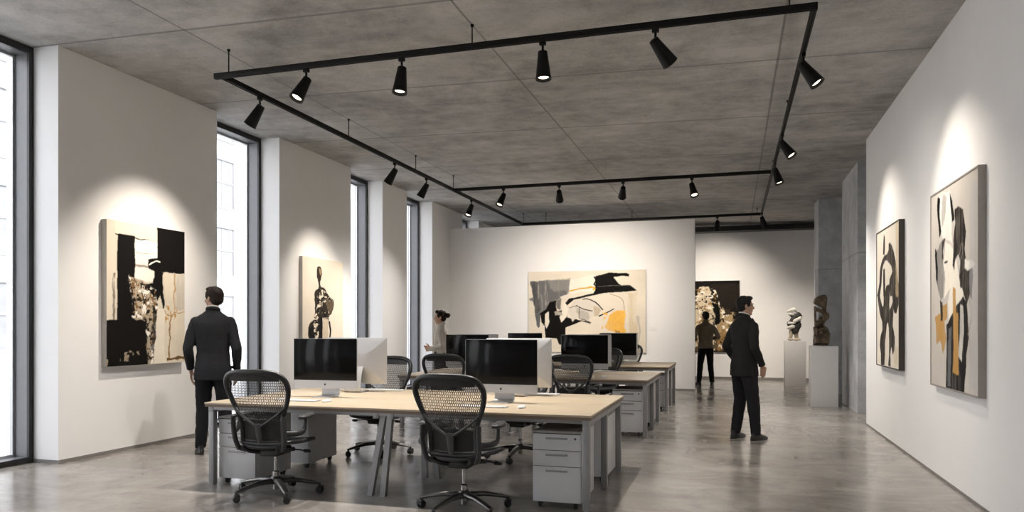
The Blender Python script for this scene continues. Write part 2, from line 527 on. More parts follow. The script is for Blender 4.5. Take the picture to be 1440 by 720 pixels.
# right wall: a long free-standing white wall slab
mb = MB(); mb.prism([(XR, 0.0), (XR + 0.3, 0.0), (XR + 0.3, zc(XR + 0.3)), (XR, zc(XR))], 'y', YF, 11.71)
struct('wall_right', mb, M['wall'])
mb = MB(); mb.box(XR - 0.006, XR, YF, 11.71, 0.0, 0.022)
struct('baseboard_right', mb, M['skirting'])
mb = MB(); mb.prism([(XB, 0.0), (XB + 0.2, 0.0), (XB + 0.2, zc(XB + 0.2)), (XB, zc(XB))], 'y', YF, YB)
struct('wall_side', mb, M['wall'])
# partition with the big painting, not reaching the ceiling
mb = MB(); mb.box(XL, -0.81, YP, YP + 0.22, 0.0, 3.85)
struct('wall_partition', mb, M['wall'])
mb = MB(); mb.box(XL + 0.01, -0.812, YP - 0.006, YP, 0.0, 0.03)
struct('baseboard_partition', mb, M['skirting'])
mb = MB(); mb.prism([(XO, 0.0), (XB + 0.2, 0.0), (XB + 0.2, zc(XB + 0.2)), (XO, zc(XO))], 'y', YB, YB + 0.3)
struct('wall_back', mb, M['wall'])
mb = MB(); mb.box(XL, XB, YB - 0.012, YB, 0.0, 0.07)
struct('baseboard_back', mb, M['skirting'])
mb = MB(); mb.prism([(XO, 0.0), (XB + 0.2, 0.0), (XB + 0.2, zc(XB + 0.2)), (XO, zc(XO))], 'y', YF - 0.2, YF)
struct('wall_front', mb, M['wall'])
# concrete fins on the right
mb = MB(); mb.prism([(1.978, 0.0), (XB, 0.0), (XB, zc(XB)), (1.978, zc(1.978))], 'y', 13.22, 15.0)
struct('wall_fin', mb, M['column'], label='rough concrete fin behind the end of the right wall')
mb = MB(); mb.prism([(1.75, 0.0), (XB, 0.0), (XB, zc(XB)), (1.75, zc(1.75))], 'y', 16.78, 17.6)
struct('wall_column', mb, M['column'], label='concrete column behind the bronze sculpture')
# dark steel beam in front of the back wall
mb = MB()
mb.box(XL, XB, 20.42, 20.45, 4.0, zc(XB) + 0.0); mb.box(XL, XB, 20.25, 20.62, 3.97, 4.0)
struct('trim_1', mb, M['steel'], label='dark steel beam under the ceiling by the back wall')

# ------------------------------------------------------------------ outside
mb = MB(); mb.box(-60, XO, -40, 90, -0.45, -0.25)
struct('ground', mb, M['ground'])
bl = thing('building', 'white apartment facade across the street seen through the windows', 'building', (-22.0, 20, -0.25))
mb = MB()
mb.box(-8.0, 0.0, -45, 60, 0, 13.2)
for q in range(5): mb.box(0.0, 0.07, -45, 60, 0.55 + 3.05 * q, 0.72 + 3.05 * q)
mb.build('wall', M['facade'], bl)
proto = None
for r_ in range(4):
    for j in range(-2, 9):
        y1 = 17.8 - 20 + 3.593 * j; z0 = 0.25 + 0.82 + 3.05 * r_
        if proto is None:
            f = MB()
            f.box(0.0, 0.09, -1.66, -1.54, -0.1, 2.12, 0.01); f.box(0.0, 0.09, -0.06, 0.06, -0.1, 2.12, 0.01)
            f.box(0.0, 0.09, -1.54, -0.06, 2.0, 2.12); f.box(0.0, 0.14, -1.7, 0.1, -0.2, -0.1, 0.01)
            f.box(0.0, 0.06, -1.54, -0.06, 0.97, 1.05); f.box(0.0, 0.05, -0.83, -0.77, -0.1, 2.0)
            proto = f.build('window', M['facade_trim'], bl)
            p = MB(); p.box(0.0, 0.03, -1.54, -0.06, -0.1, 2.0); pane = p.build('pane', M['facade_win'], proto)
            o = proto
        else:
            o = proto.copy(); COL.objects.link(o); o.parent = bl
            c = pane.copy(); COL.objects.link(c); c.parent = o
        o.location = (0, y1, z0)

# ------------------------------------------------------------------ ceiling track and its lamps
ZT = 4.02; TX0, TX1, TY0, TY1, TY2 = -5.11, 0.645, 6.45, 13.1, 17.92
tr = thing('lighting_track', 'black rectangular lighting track hung below the concrete ceiling', 'lighting track', (-2.2, TY0, ZT))
def trk(x0, x1, y0, y1):
    b = MB(); b.M = Matrix.Translation((2.2, -TY0, 0))
    b.box(x0, x1, y0, y1, 0.0, 0.052, 0.004)
    if x1 - x0 > y1 - y0:
        b.box(x0, x1, y0 + 0.006, y0 + 0.014, -0.006, 0.0); b.box(x0, x1, y1 - 0.014, y1 - 0.006, -0.006, 0.0)
    else:
        b.box(x0 + 0.006, x0 + 0.014, y0, y1, -0.006, 0.0); b.box(x1 - 0.014, x1 - 0.006, y0, y1, -0.006, 0.0)
    b.build('track_rail', M['black_matt'], tr)
h = 0.022
trk(TX0 - h - 0.06, TX1 + h, TY0 - h, TY0 + h)
trk(TX0 - h, TX0 + h, TY0 + h, TY2 - h); trk(TX1 - h, TX1 + h, TY0 + h, TY2 - h)
trk(TX0 + h, TX1 - h, TY1 - h, TY1 + h); trk(TX0 - h, TX1 + h, TY2 - h, TY2 + h)
for x, y in ((-5.02, TY0), (-2.33, TY0), (0.45, TY0), (TX0, 9.1), (TX0, 11.35), (TX0 + 0.02, TY1 - 0.06), (TX1, 9.5), (TX1, TY1 - 0.25),
             (TX0 + 0.02, TY2), (-4.5, TY2), (-2.34, TY2), (0.55, TY2)):
    b = MB(); b.M = Matrix.Translation((x + 2.2, y - TY0, 0))
    L = zc(x) - ZT
    b.sweep([(0, 0, 0.045), (0, 0, L)], 0.0065, 8)
    b.lathe([(0.016, L - 0.02), (0.016, L)], 12)
    b.build('suspension_rod', M['black_matt'], tr)

LAMPS = [  # x, y, aim, energy, spot angle, label
 (-4.10, TY0, (-5.2, 4.6, 0.0), 172, 115, 'lit black spotlight first from the left on the front track, tilted down left'),
 (-3.05, TY0, (-3.2, 5.9, 0.0), 172, 115, 'black spotlight second from the left on the front track, hanging nearly straight'),
 (-1.65, TY0, (-1.45, 6.2, 0.0), 172, 115, 'black spotlight third from the left on the front track, pointing straight down'),
 (-0.64, TY0, (1.7, 8.9, 0.9), 120, 90, 'large black spotlight furthest right on the front track, tilted right, lens hidden'),
 (TX0, 7.10, (-6.68, 7.08, 1.75), 170, 74, 'black spotlight nearest on the left track, aimed at the left black block painting'),
 (TX0, 10.55, (-6.68, 10.85, 1.8), 122, 64, 'black spotlight on the left track above the figure painting, nearer of the pair'),
 (TX0, 11.80, (-6.68, 11.7, 1.2), 90, 50, 'black spotlight on the left track just beyond the nearer of the pair'),
 (TX0, 14.10, (-6.0, 12.4, 0.0), 130, 110, 'small black spotlight deepest on the left track, beyond the cross bar joint'),
 (-4.11, TY1, (-5.2, 11.3, 0.0), 158, 115, 'lit spotlight leftmost on the middle cross bar of the track'),
 (-3.04, TY1, (-3.75, 16.9, 1.7), 205, 86, 'black spotlight second from left on the middle cross bar, lens hidden'),
 (-1.87, TY1, (-2.75, 16.9, 1.7), 205, 86, 'black spotlight third from left on the middle cross bar, lens hidden'),
 (-0.675, TY1, (0.3, 11.4, 0.0), 172, 115, 'lit spotlight rightmost on the middle cross bar of the track'),
 (TX1, 7.44, (XR, 7.1, 2.0), 68, 88, 'lit spotlight nearest on the right track, aimed at the framed black and ochre painting'),
 (TX1, 10.50, (XR, 9.95, 2.0), 68, 88, 'lit spotlight midway on the right track, nearer of a close pair'),
 (TX1, 12.26, (1.75, 11.7, 0.3), 120, 90, 'lit spotlight midway on the right track, farther of a close pair'),
 (TX1, 17.55, (1.45, 18.9, 1.4), 170, 89, 'small dim spotlight at the far right corner of the track'),
 (-0.34, TY2, (-0.5, 20.7, 1.8), 200, 88, 'dark spotlight on the far bar of the track before the steel beam'),
]
def lamp_meshes():
    a = MB(); a.box(-0.03, 0.03, -0.018, 0.018, -0.035, 0.0, 0.004)
    a = a.mesh('adapter', M['black_matt'])
    s_ = MB(); s_.sweep([(0, 0, -0.035), (0, 0, -0.125)], 0.011, 10); s_.ellipsoid((0, 0, -0.125), (0.018, 0.018, 0.018), None, 12, 8)
    s_ = s_.mesh('stem', M['black_matt'])
    hd = MB()   # axis +Z of the head is the beam direction
    hd.lathe([(0.034, -0.035), (0.043, -0.03), (0.046, 0.0), (0.070, 0.205), (0.073, 0.215), (0.073, 0.225), (0.066, 0.225), (0.060, 0.205), (0.0506, 0.196), (0.01, 0.196)], 28)
    hd = hd.mesh('lamp_head', M['black_matt'])
    ln = MB(); ln.lathe([(0.050, 0.197), (0.049, 0.201), (0.03, 0.206), (0.004, 0.208)], 24)
    ln = ln.mesh('lens', M['lens'])
    return a, s_, hd, ln
LM = lamp_meshes()
for x, y, aim, en, ang, lab in LAMPS:
    t = thing('track_spotlight', lab, 'spotlight', (x, y, ZT - 0.006), 0.0, 'spotlights on the ceiling track')
    ad = link('adapter', LM[0], t)
    if abs(x - TX0) < 0.01 or abs(x - TX1) < 0.01: ad.rotation_euler = (0, 0, PI / 2)
    link('stem', LM[1], t)
    pv = Vector((0, 0, -0.125))
    d = (Vector(aim) - (Vector(t.location) + pv)).normalized()
    hd = link('lamp_head', LM[2], t); hd.location = pv
    hd.rotation_euler = d.to_track_quat('Z', 'Y').to_euler()
    link('lens', LM[3], hd)
    ld = bpy.data.lights.new('lamp_light', 'SPOT')
    ld.energy = en; ld.spot_size = R(ang); ld.spot_blend = 1.0; ld.shadow_soft_size = 0.03; ld.color = (1.0, 0.94, 0.87) if ang > 89 else (1.0, 0.89, 0.76)
    lo = link('lamp_light', ld, t); lo.location = pv + d * 0.235
    lo.rotation_euler = (-d).to_track_quat('Z', 'Y').to_euler()

# ------------------------------------------------------------------ paintings
def vnoise(W, H, fx, fy, rng, oct=4):
    """smooth fractal noise in -1..1 over a W x H grid"""
    out = np.zeros((H, W)); amp = 1.0; tot = 0.0
    u = np.linspace(0, 1, W); v = np.linspace(0, 1, H)
    for _ in range(oct):
        nx, ny = int(fx) + 3, int(fy) + 3
        g = rng.uniform(-1, 1, (ny, nx))
        gx = u * fx; gy = v * fy
        ix = gx.astype(int); iy = gy.astype(int)
        tx = gx - ix; ty = gy - iy
        tx = tx * tx * (3 - 2 * tx); ty = ty * ty * (3 - 2 * ty)
        a = g[np.ix_(iy, ix)]; b = g[np.ix_(iy, ix + 1)]; c = g[np.ix_(iy + 1, ix)]; d = g[np.ix_(iy + 1, ix + 1)]
        out += amp * ((a * (1 - tx) + b * tx) * (1 - ty)[:, None] + (c * (1 - tx) + d * tx) * ty[:, None])
        tot += amp; amp *= 0.55; fx *= 2; fy *= 2
    return out / tot * 1.6

class Paint:
    """brushwork laid on a canvas: u to the right, v down, both 0..1; colours are the paint's own"""
    def __init__(s, w, h, base, n, seed):
        s.w, s.h = w, h
        s.W = n; s.H = int(n * h / w)
        s.rng = np.random.default_rng(seed)
        s.U, s.V = np.meshgrid(np.linspace(0, 1, s.W), np.linspace(0, 1, s.H))
        s.C = np.ones((s.H, s.W, 3)) * np.array(srgb(*base))
        s.n1 = vnoise(s.W, s.H, 10, 10 * h / w, s.rng, 5); s.n2 = vnoise(s.W, s.H, 10, 10 * h / w, s.rng, 5)
        s.n3 = vnoise(s.W, s.H, 4, 4 * h / w, s.rng, 5)
        s.br = vnoise(s.W, s.H, 5, 60, s.rng, 3)     # horizontal bristle marks
        s.bv = vnoise(s.W, s.H, 60, 5, s.rng, 3)     # vertical bristle marks
        s.wash(base, 0.05)
    def wash(s, col, amt):
        s.C *= (1 + amt * s.n3)[..., None]
    def put(s, mask, col, var=0.06):
        c = np.array(srgb(*col)) * (1 + var * s.n3)[..., None]
        s.C = s.C * (1 - mask[..., None]) + c * mask[..., None]
    def inside(s, pts, rough):
        u = s.U + rough * s.n1; v = s.V + rough * s.n2 * s.w / s.h
        m = np.zeros(u.shape, bool); n = len(pts)
        for i in range(n):
            x0, y0 = pts[i]; x1, y1 = pts[(i + 1) % n]
            if y0 == y1: continue
            m ^= ((y0 > v) != (y1 > v)) & (u < (x1 - x0) * (v - y0) / (y1 - y0) + x0)
        return m.astype(float)
    def soft(s, m, k):
        for _ in range(k):
            p = np.pad(m, 1, mode='edge')
            m = (p[1:-1, 1:-1] * 2 + p[:-2, 1:-1] + p[2:, 1:-1] + p[1:-1, :-2] + p[1:-1, 2:]) / 6
        return m
    def poly(s, pts, col, rough=0.008, soft=1, alpha=1.0, dry=0.0, brush='v', var=0.08, curve=False):
        if curve: pts = [(p.x, p.y) for p in spline([(a, b, 0) for a, b in pts], 6, True)]
        m = s.soft(s.inside(pts, rough), soft) * alpha
        if dry > 0:
            br = s.bv if brush == 'v' else s.br
            m = m * np.clip(1.0 - dry * np.clip(br + 0.5 * s.n1, 0, 1) * 1.6, 0, 1)
        s.put(m, col, var)
        return m
    def rect(s, u0, v0, u1, v1, col, **k): return s.poly([(u0, v0), (u1, v0), (u1, v1), (u0, v1)], col, **k)
    def line(s, pts, width, col, rough=0.01, alpha=1.0, curve=True):
        if curve and len(pts) > 2: pts = [(p.x, p.y) for p in spline([(a, b, 0) for a, b in pts], 5)]
        u = (s.U + rough * s.n1); v = (s.V + rough * s.n2) * s.h / s.w
        best = np.full(u.shape, 9.0)
        for (a, b), (c, d) in zip(pts[:-1], pts[1:]):
            b2, d2 = b * s.h / s.w, d * s.h / s.w
            L = (c - a) ** 2 + (d2 - b2) ** 2 + 1e-9
            t = np.clip(((u - a) * (c - a) + (v - b2) * (d2 - b2)) / L, 0, 1)
            best = np.minimum(best, np.hypot(u - a - t * (c - a), v - b2 - t * (d2 - b2)))
        wv = width * (1 + 0.5 * s.n3)
        s.put(np.clip((wv - best) / (0.35 * width) + 0.5, 0, 1) * alpha, col)
    def speckle(s, pts, col, lo, hi, freq=30, rough=0.02, aniso=1.0, alpha=1.0):
        n = vnoise(s.W, s.H, freq, freq * s.h / s.w * aniso, s.rng, 4)
        m = s.soft(s.inside(pts, rough), 2) * np.clip((n - lo) / (hi - lo), 0, 1) * alpha
        s.put(m, col)
    def surface(s, name, parent, Mx, eps):
        """a finely divided canvas face in the local x (right) / z (up) plane, facing -y, at y = -eps"""
        xs = (s.U - 0.5) * s.w; zs = (0.5 - s.V) * s.h
        co = np.stack([xs, np.full_like(xs, -eps), zs], -1).reshape(-1, 3)
        idx = np.arange(s.W * s.H).reshape(s.H, s.W)
        q = np.stack([idx[1:, :-1], idx[1:, 1:], idx[:-1, 1:], idx[:-1, :-1]], -1).reshape(-1, 4)
        me = bpy.data.meshes.new(name)
        me.vertices.add(len(co)); me.vertices.foreach_set('co', co.reshape(-1))
        me.loops.add(q.size); me.loops.foreach_set('vertex_index', q.reshape(-1))
        me.polygons.add(len(q)); me.polygons.foreach_set('loop_start', np.arange(0, q.size, 4))
        me.update(calc_edges=True)
        ca = me.color_attributes.new('paint', 'FLOAT_COLOR', 'POINT')
        rgba = np.ones((len(co), 4)); rgba[:, :3] = np.clip(s.C.reshape(-1, 3), 0.003, 0.95)
        ca.data.foreach_set('color', rgba.reshape(-1))
        me.materials.append(M['paint'])
        return link(name, me, parent)

def hang(pt, label, center, rz, depth, frame=None, fw=0.012):
    """canvas or framed picture, back on the wall; center is on the wall, faces local -y"""
    t = thing('painting', label, 'painting', center, rz)
    w, h = pt.w, pt.h
    b = MB(); b.box(-w / 2, w / 2, -depth, -0.004, -h / 2, h / 2, 0.004)
    b.build('canvas', M['canvas_edge'], t)
    if frame:
        f = MB(); e = 0.006; d = depth + 0.008
        f.box(-w / 2 - fw, -w / 2, -d, -0.003, -h / 2 - fw, h / 2 + fw); f.box(w / 2, w / 2 + fw, -d, -0.003, -h / 2 - fw, h / 2 + fw)
        f.box(-w / 2, w / 2, -d, -0.003, h / 2, h / 2 + fw); f.box(-w / 2, w / 2, -d, -0.003, -h / 2 - fw, -h / 2)
        f.build('frame', frame, t)
    pt.surface('painted_surface', t, None, depth + 0.0012)
    return t

CR = (214, 203, 186); BK = (14, 12, 11); WH = (238, 232, 222); OC = (186, 142, 78); GY = (128, 126, 124)

# left wall: black blocks
p = Paint(1.205, 1.64, CR, 200, 1)
p.rect(0, 0, 1, 1, (210, 200, 184), rough=0, alpha=0.6, dry=0.5)
p.rect(0.10, 0.0, 0.62, 0.10, (222, 210, 190), dry=0.4, brush='h')
p.line([(0.10, 0.085), (0.35, 0.10), (0.62, 0.12)], 0.006, BK)
p.rect(0.30, 0.11, 0.64, 0.40, WH, rough=0.012)
p.rect(0.34, 0.20, 0.60, 0.205, (170, 160, 148), rough=0.01); p.rect(0.33, 0.285, 0.56, 0.30, (150, 140, 128))
p.rect(0.62, -0.02, 1.02, 0.325, BK, rough=0.006)
p.rect(0.12, 0.085, 0.335, 0.70, BK, rough=0.008)
p.rect(0.07, 0.36, 0.095, 0.68, (120, 112, 102), dry=0.6)
p.poly([(0.51, 0.245), (0.64, 0.23), (0.64, 0.31), (0.70, 0.33), (0.69, 0.47), (0.72, 0.55), (0.70, 0.62), (0.66, 0.50), (0.60, 0.56), (0.56, 0.50), (0.45, 0.44), (0.40, 0.42), (0.56, 0.41), (0.58, 0.33), (0.51, 0.30)], BK, rough=0.015)
p.line([(0.52, 0.275), (0.66, 0.25)], 0.006, WH)
p.rect(-0.02, 0.68, 0.50, 1.02, BK, rough=0.008)
p.poly([(0.27, 0.37), (0.45, 0.40), (0.52, 0.50), (0.62, 0.52), (0.60, 0.70), (0.50, 0.68), (0.36, 0.69), (0.32, 0.55)], (176, 160, 138), rough=0.02)
p.poly([(0.40, 0.42), (0.46, 0.42), (0.48, 0.60), (0.44, 0.60)], BK, rough=0.012)
p.rect(0.49, 0.66, 0.62, 1.0, (170, 158, 138), rough=0.02)
P1z = [(0.26, 0.36), (0.62, 0.46), (0.62, 1.0), (0.48, 1.0), (0.48, 0.69), (0.30, 0.66)]
p.speckle(P1z, (34, 27, 22), 0.05, 0.3, 26); p.speckle(P1z, WH, 0.15, 0.4, 20); p.speckle(P1z, (120, 92, 60), 0.3, 0.5, 34)
p.rect(0.56, 0.62, 0.66, 0.9, BK, rough=0.03, alpha=0.8)
p.poly([(0.62, 0.60), (0.73, 0.60), (0.75, 1.0), (0.57, 1.0)], (226, 217, 202), rough=0.012)
p.rect(0.72, 0.325, 1.0, 0.99, (216, 206, 188), rough=0.01)
p.rect(0.86, 0.33, 1.0, 0.60, (192, 184, 172), rough=0.012, dry=0.4)
p.line([(0.855, 0.33), (0.85, 0.45), (0.855, 0.66)], 0.008, (178, 146, 100), 0.02)
p.line([(0.72, 0.62), (0.80, 0.645), (0.88, 0.62), (1.0, 0.63)], 0.006, (172, 140, 96), 0.02)
p.line([(0.80, 0.64), (0.79, 0.8), (0.78, 0.97)], 0.008, (146, 116, 76), 0.02)
p.line([(0.76, 0.965), (0.9, 0.975), (1.0, 0.965)], 0.012, (110, 84, 46), 0.02)
p.speckle([(0.72, 0.58), (0.9, 0.58), (0.9, 0.7), (0.72, 0.7)], (184, 138, 76), 0.25, 0.45, 30)
p.speckle([(0.0, 0.9), (0.5, 0.9), (0.5, 1.0), (0.0, 1.0)], (150, 136, 116), 0.45, 0.6, 16)
hang(p, 'large cream canvas with heavy black blocks on the nearest left pier', (XL, 7.073, 1.80), PI / 2, 0.075)

# left wall, second pier: dark standing figure
p = Paint(1.28, 1.62, (222, 212, 196), 190, 2)
fig = [(0.348, 0.085), (0.418, 0.08), (0.456, 0.12), (0.444, 0.2), (0.418, 0.235), (0.431, 0.28), (0.527, 0.30), (0.604, 0.36), (0.732, 0.41), (0.751, 0.47), (0.693, 0.57), (0.629, 0.60), (0.604, 0.72), (0.552, 0.97), (0.348, 0.99), (0.220, 0.92), (0.130, 0.80), (0.156, 0.69), (0.264, 0.62), (0.284, 0.50), (0.277, 0.36), (0.373, 0.30), (0.367, 0.24), (0.322, 0.18)]
p.poly(fig, (46, 38, 31), rough=0.012, curve=True)
p.poly([(0.386, 0.09), (0.444, 0.11), (0.431, 0.18), (0.392, 0.16)], (150, 128, 98), rough=0.01)
body = [(0.348, 0.31), (0.552, 0.31), (0.732, 0.42), (0.629, 0.60), (0.501, 0.62), (0.424, 0.90), (0.245, 0.90), (0.245, 0.62), (0.348, 0.50)]
p.speckle(body, (226, 214, 194), 0.02, 0.22, 16, aniso=1.6); p.speckle(body, (22, 18, 15), 0.1, 0.3, 22, aniso=2.0)
p.poly([(0.565, 0.40), (0.732, 0.42), (0.732, 0.50), (0.642, 0.58), (0.565, 0.5)], (92, 78, 62), rough=0.02, dry=0.5)
p.poly([(0.476, 0.62), (0.604, 0.62), (0.629, 0.98), (0.450, 0.98)], (196, 182, 162), rough=0.01)
p.poly([(0.399, 0.60), (0.476, 0.60), (0.463, 1.0), (0.348, 1.0)], BK, rough=0.01)
p.line([(0.642, 0.66), (0.668, 0.76), (0.629, 0.88), (0.616, 0.93)], 0.016, BK, 0.008)
p.poly([(0.130, 0.74), (0.245, 0.70), (0.322, 0.94), (0.220, 0.93)], BK, rough=0.015, dry=0.3)
hang(p, 'cream canvas with a dark standing figure on the second left pier', (XL, 10.985, 1.76), PI / 2, 0.065)

# partition: wide abstract
p = Paint(2.775, 1.905, (220, 210, 194), 330, 3)
def q(pts): return [((x - 85) / 983.0, (y - 75) / 690.0) for x, y in pts]
p.rect(0, 0, 1, 1, (214, 204, 188), rough=0, alpha=0.5, dry=0.6, brush='h')
p.poly(q([(440, 160), (640, 110), (660, 250), (440, 260)]), (226, 219, 206), rough=0.01)
p.poly(q([(105, 160), (185, 150), (440, 155), (435, 270), (330, 330), (300, 420), (235, 440), (215, 540), (200, 440), (150, 460), (130, 330)]), (104, 103, 104), rough=0.008, soft=2, dry=0.25)
p.poly(q([(105, 160), (180, 155), (185, 400), (150, 440), (130, 330)]), (62, 62, 66), rough=0.02, soft=4, alpha=0.75)
p.poly(q([(250, 160), (440, 158), (430, 260), (300, 260)]), (138, 135, 130), rough=0.03, soft=6, alpha=0.8)
p.poly(q([(140, 440), (190, 430), (185, 545), (175, 560), (158, 540)]), (92, 94, 98), rough=0.006)
p.poly(q([(90, 300), (130, 290), (130, 325), (95, 320)]), (120, 118, 116), rough=0.01, soft=3)
p.poly(q([(230, 540), (200, 510), (185, 430), (240, 400), (270, 340), (330, 325), (330, 420), (410, 400), (420, 470), (560, 500), (620, 510), (615, 525), (540, 505), (410, 555), (405, 700), (350, 705), (330, 650), (230, 640)]), BK, rough=0.006)
p.poly(q([(405, 350), (440, 305), (540, 290), (640, 265), (655, 240), (655, 120), (760, 100), (910, 102), (935, 112), (930, 132), (890, 125), (805, 135), (850, 185), (880, 200), (940, 200), (1000, 248), (880, 258), (690, 270), (560, 305), (480, 320), (420, 370)]), BK, rough=0.005)
p.line(q([(670, 212), (800, 205), (940, 208)]), 0.0018, (90, 86, 82), 0.003)
p.line(q([(648, 130), (660, 160), (645, 190), (660, 200)]), 0.006, BK, 0.004)
p.line(q([(440, 245), (540, 225), (650, 215)]), 0.006, (206, 160, 72), 0.006)
p.speckle(q([(600, 205), (660, 205), (660, 235), (600, 235)]), (226, 170, 60), -0.1, 0.2, 40)
p.poly(q([(360, 300), (430, 275), (440, 300), (420, 340), (380, 330)]), (214, 204, 190), rough=0.01, soft=2)
p.poly(q([(330, 330), (370, 310), (365, 410), (335, 400)]), (116, 112, 108), rough=0.008, soft=2)
p.poly(q([(395, 340), (430, 400), (415, 460), (370, 510), (355, 470), (380, 400)]), (228, 220, 206), rough=0.006)
p.poly(q([(310, 425), (360, 420), (380, 445), (320, 455)]), (170, 162, 150), rough=0.01, soft=2)
p.poly(q([(480, 330), (560, 320), (680, 350), (720, 410), (650, 460), (560, 500), (500, 470), (465, 510), (430, 420)]), (208, 200, 188), rough=0.008, soft=2)
p.poly(q([(500, 400), (600, 420), (600, 500), (540, 500)]), (150, 145, 138), rough=0.03, soft=6, alpha=0.6)
p.poly(q([(650, 380), (720, 410), (690, 450), (650, 460)]), (186, 172, 150), rough=0.02, soft=4)
p.poly(q([(230, 440), (265, 420), (268, 500), (245, 565), (228, 520)]), (220, 212, 198), rough=0.006)
p.line(q([(550, 318), (590, 315), (660, 345), (720, 405)]), 0.005, BK, 0.004)
p.line(q([(500, 370), (560, 400), (630, 415)]), 0.004, (40, 36, 32), 0.004)
p.line(q([(440, 390), (520, 380), (520, 470), (560, 490), (620, 515)]), 0.003, (110, 104, 98), 0.006)
p.line(q([(690, 458), (750, 430), (810, 398)]), 0.005, BK, 0.004)
p.line(q([(780, 275), (850, 300), (885, 340), (895, 420)]), 0.003, (150, 132, 104), 0.004)
p.poly(q([(770, 440), (830, 405), (895, 405), (905, 590), (790, 585), (740, 560)]), (228, 176, 82), rough=0.018, soft=2, dry=0.15)
p.speckle(q([(720, 420), (900, 400), (900, 590), (720, 590)]), (232, 180, 84), 0.1, 0.4, 50)
p.speckle(q([(800, 565), (880, 565), (880, 590), (800, 590)]), (90, 66, 36), 0.1, 0.3, 60)
p.poly(q([(930, 270), (1000, 260), (995, 600), (1015, 700), (930, 600)]), (206, 190, 162), rough=0.012, soft=4, dry=0.4)
p.line(q([(1005, 470), (1015, 600), (1005, 700)]), 0.012, (176, 168, 156), 0.01, 0.7)
hang(p, 'wide abstract canvas with black bands and a yellow patch on the partition', (-3.28, YP, 1.785), 0.0, 0.05)

# back wall: pale form on black
p = Paint(1.25, 1.94, (22, 19, 17), 180, 4)
p.rect(0, 0.55, 1, 1, (92, 78, 58), rough=0.06, soft=8, alpha=0.9, dry=0.4)
p.rect(0.35, 0.05, 1, 0.4, (44, 37, 30), rough=0.06, soft=10, alpha=0.6)
p.poly([(0.16, 0.07), (0.36, 0.07), (0.42, 0.16), (0.38, 0.27), (0.50, 0.29), (0.44, 0.38), (0.50, 0.55), (0.44, 0.62), (0.46, 0.9), (0.02, 0.92), (0.04, 0.55), (0.02, 0.40), (0.10, 0.30)], (216, 200, 172), rough=0.03, soft=3)
p.poly([(0.58, 0.42), (0.66, 0.38), (0.74, 0.43), (0.86, 0.44), (0.88, 0.6), (0.75, 0.72), (0.60, 0.80), (0.5, 0.74)], (176, 152, 114), rough=0.03, soft=3)
zz = [(0.0, 0.1), (0.5, 0.1), (0.6, 0.4), (0.9, 0.45), (0.9, 1), (0.0, 1)]
p.speckle(zz, (150, 118, 74), 0.2, 0.6, 14, rough=0.03); p.speckle(zz, (244, 236, 220), 0.3, 0.6, 12, rough=0.03); p.speckle(zz, (50, 42, 32), 0.45, 0.6, 18, rough=0.03)
p.poly([(0.42, 0.30), (0.54, 0.32), (0.60, 0.45), (0.58, 0.60), (0.48, 0.62), (0.52, 0.46)], BK, rough=0.02)
p.poly([(0.70, 0.40), (0.80, 0.39), (0.82, 0.47), (0.74, 0.47)], (60, 50, 40), rough=0.03, soft=2)
hang(p, 'black canvas with a pale cloudy form on the far back wall', (-0.44, YB, 1.71), 0.0, 0.05)

# right wall, farther picture: dark looping strokes in a dark frame
p = Paint(1.33, 1.69, (226, 218, 204), 190, 5)
D1 = (44, 38, 33)
p.poly([(0.338, 0.024), (0.39, 0.058), (0.39, 0.14), (0.369, 0.188), (0.296, 0.174), (0.307, 0.1)], D1, rough=0.006)
p.poly([(0.604, 0.11), (0.699, 0.138), (0.792, 0.204), (0.882, 0.295), (0.948, 0.383), (0.991, 0.445), (0.991, 0.509), (0.628, 0.498), (0.58, 0.412), (0.604, 0.373), (0.723, 0.324), (0.676, 0.282), (0.58, 0.26), (0.481, 0.229), (0.405, 0.228), (0.328, 0.251), (0.275, 0.281), (0.248, 0.33), (0.222, 0.396), (0.14, 0.482), (0.011, 0.478), (0.124, 0.375), (0.157, 0.274), (0.248, 0.221), (0.354, 0.191), (0.481, 0.188), (0.555, 0.162), (0.555, 0.121)], D1, rough=0.007, dry=0.10)
p.poly([(0.028, 0.471), (0.057, 0.515), (0.14, 0.611), (0.264, 0.68), (0.275, 0.73), (0.167, 0.79), (0.14, 0.858), (0.195, 0.908), (0.195, 1.001), (0.369, 0.998), (0.39, 0.919), (0.405, 0.804), (0.481, 0.698), (0.531, 0.682), (0.57, 0.73), (0.58, 0.826), (0.58, 0.914), (0.541, 0.992), (0.657, 0.997), (0.638, 0.912), (0.676, 0.856), (0.746, 0.909), (0.815, 0.876), (0.824, 0.784), (0.746, 0.714), (0.746, 0.651), (0.769, 0.589), (0.792, 0.613), (0.882, 0.63), (0.948, 0.585), (0.991, 0.548), (0.991, 0.503), (0.723, 0.494), (0.732, 0.542), (0.652, 0.579), (0.604, 0.594), (0.58, 0.562), (0.604, 0.49), (0.338, 0.482), (0.328, 0.556), (0.275, 0.563), (0.195, 0.511), (0.14, 0.475)], D1, rough=0.007, dry=0.10)
p.poly([(0.317, 0.284), (0.39, 0.288), (0.41, 0.491), (0.317, 0.488), (0.307, 0.35)], D1, rough=0.006)
p.poly([(0.456, 0.415), (0.531, 0.406), (0.604, 0.421), (0.604, 0.497), (0.39, 0.49), (0.42, 0.438)], (54, 47, 41), rough=0.006)
p.line([(0.70, 0.24), (0.80, 0.40), (0.86, 0.52)], 0.02, (72, 62, 52), 0.02, 0.6)
p.line([(0.30, 0.80), (0.26, 0.90), (0.30, 0.98)], 0.02, (70, 62, 54), 0.02, 0.6)
p.rect(0.86, 0.0, 0.96, 0.5, (208, 186, 148), rough=0.02, soft=6, alpha=0.6)
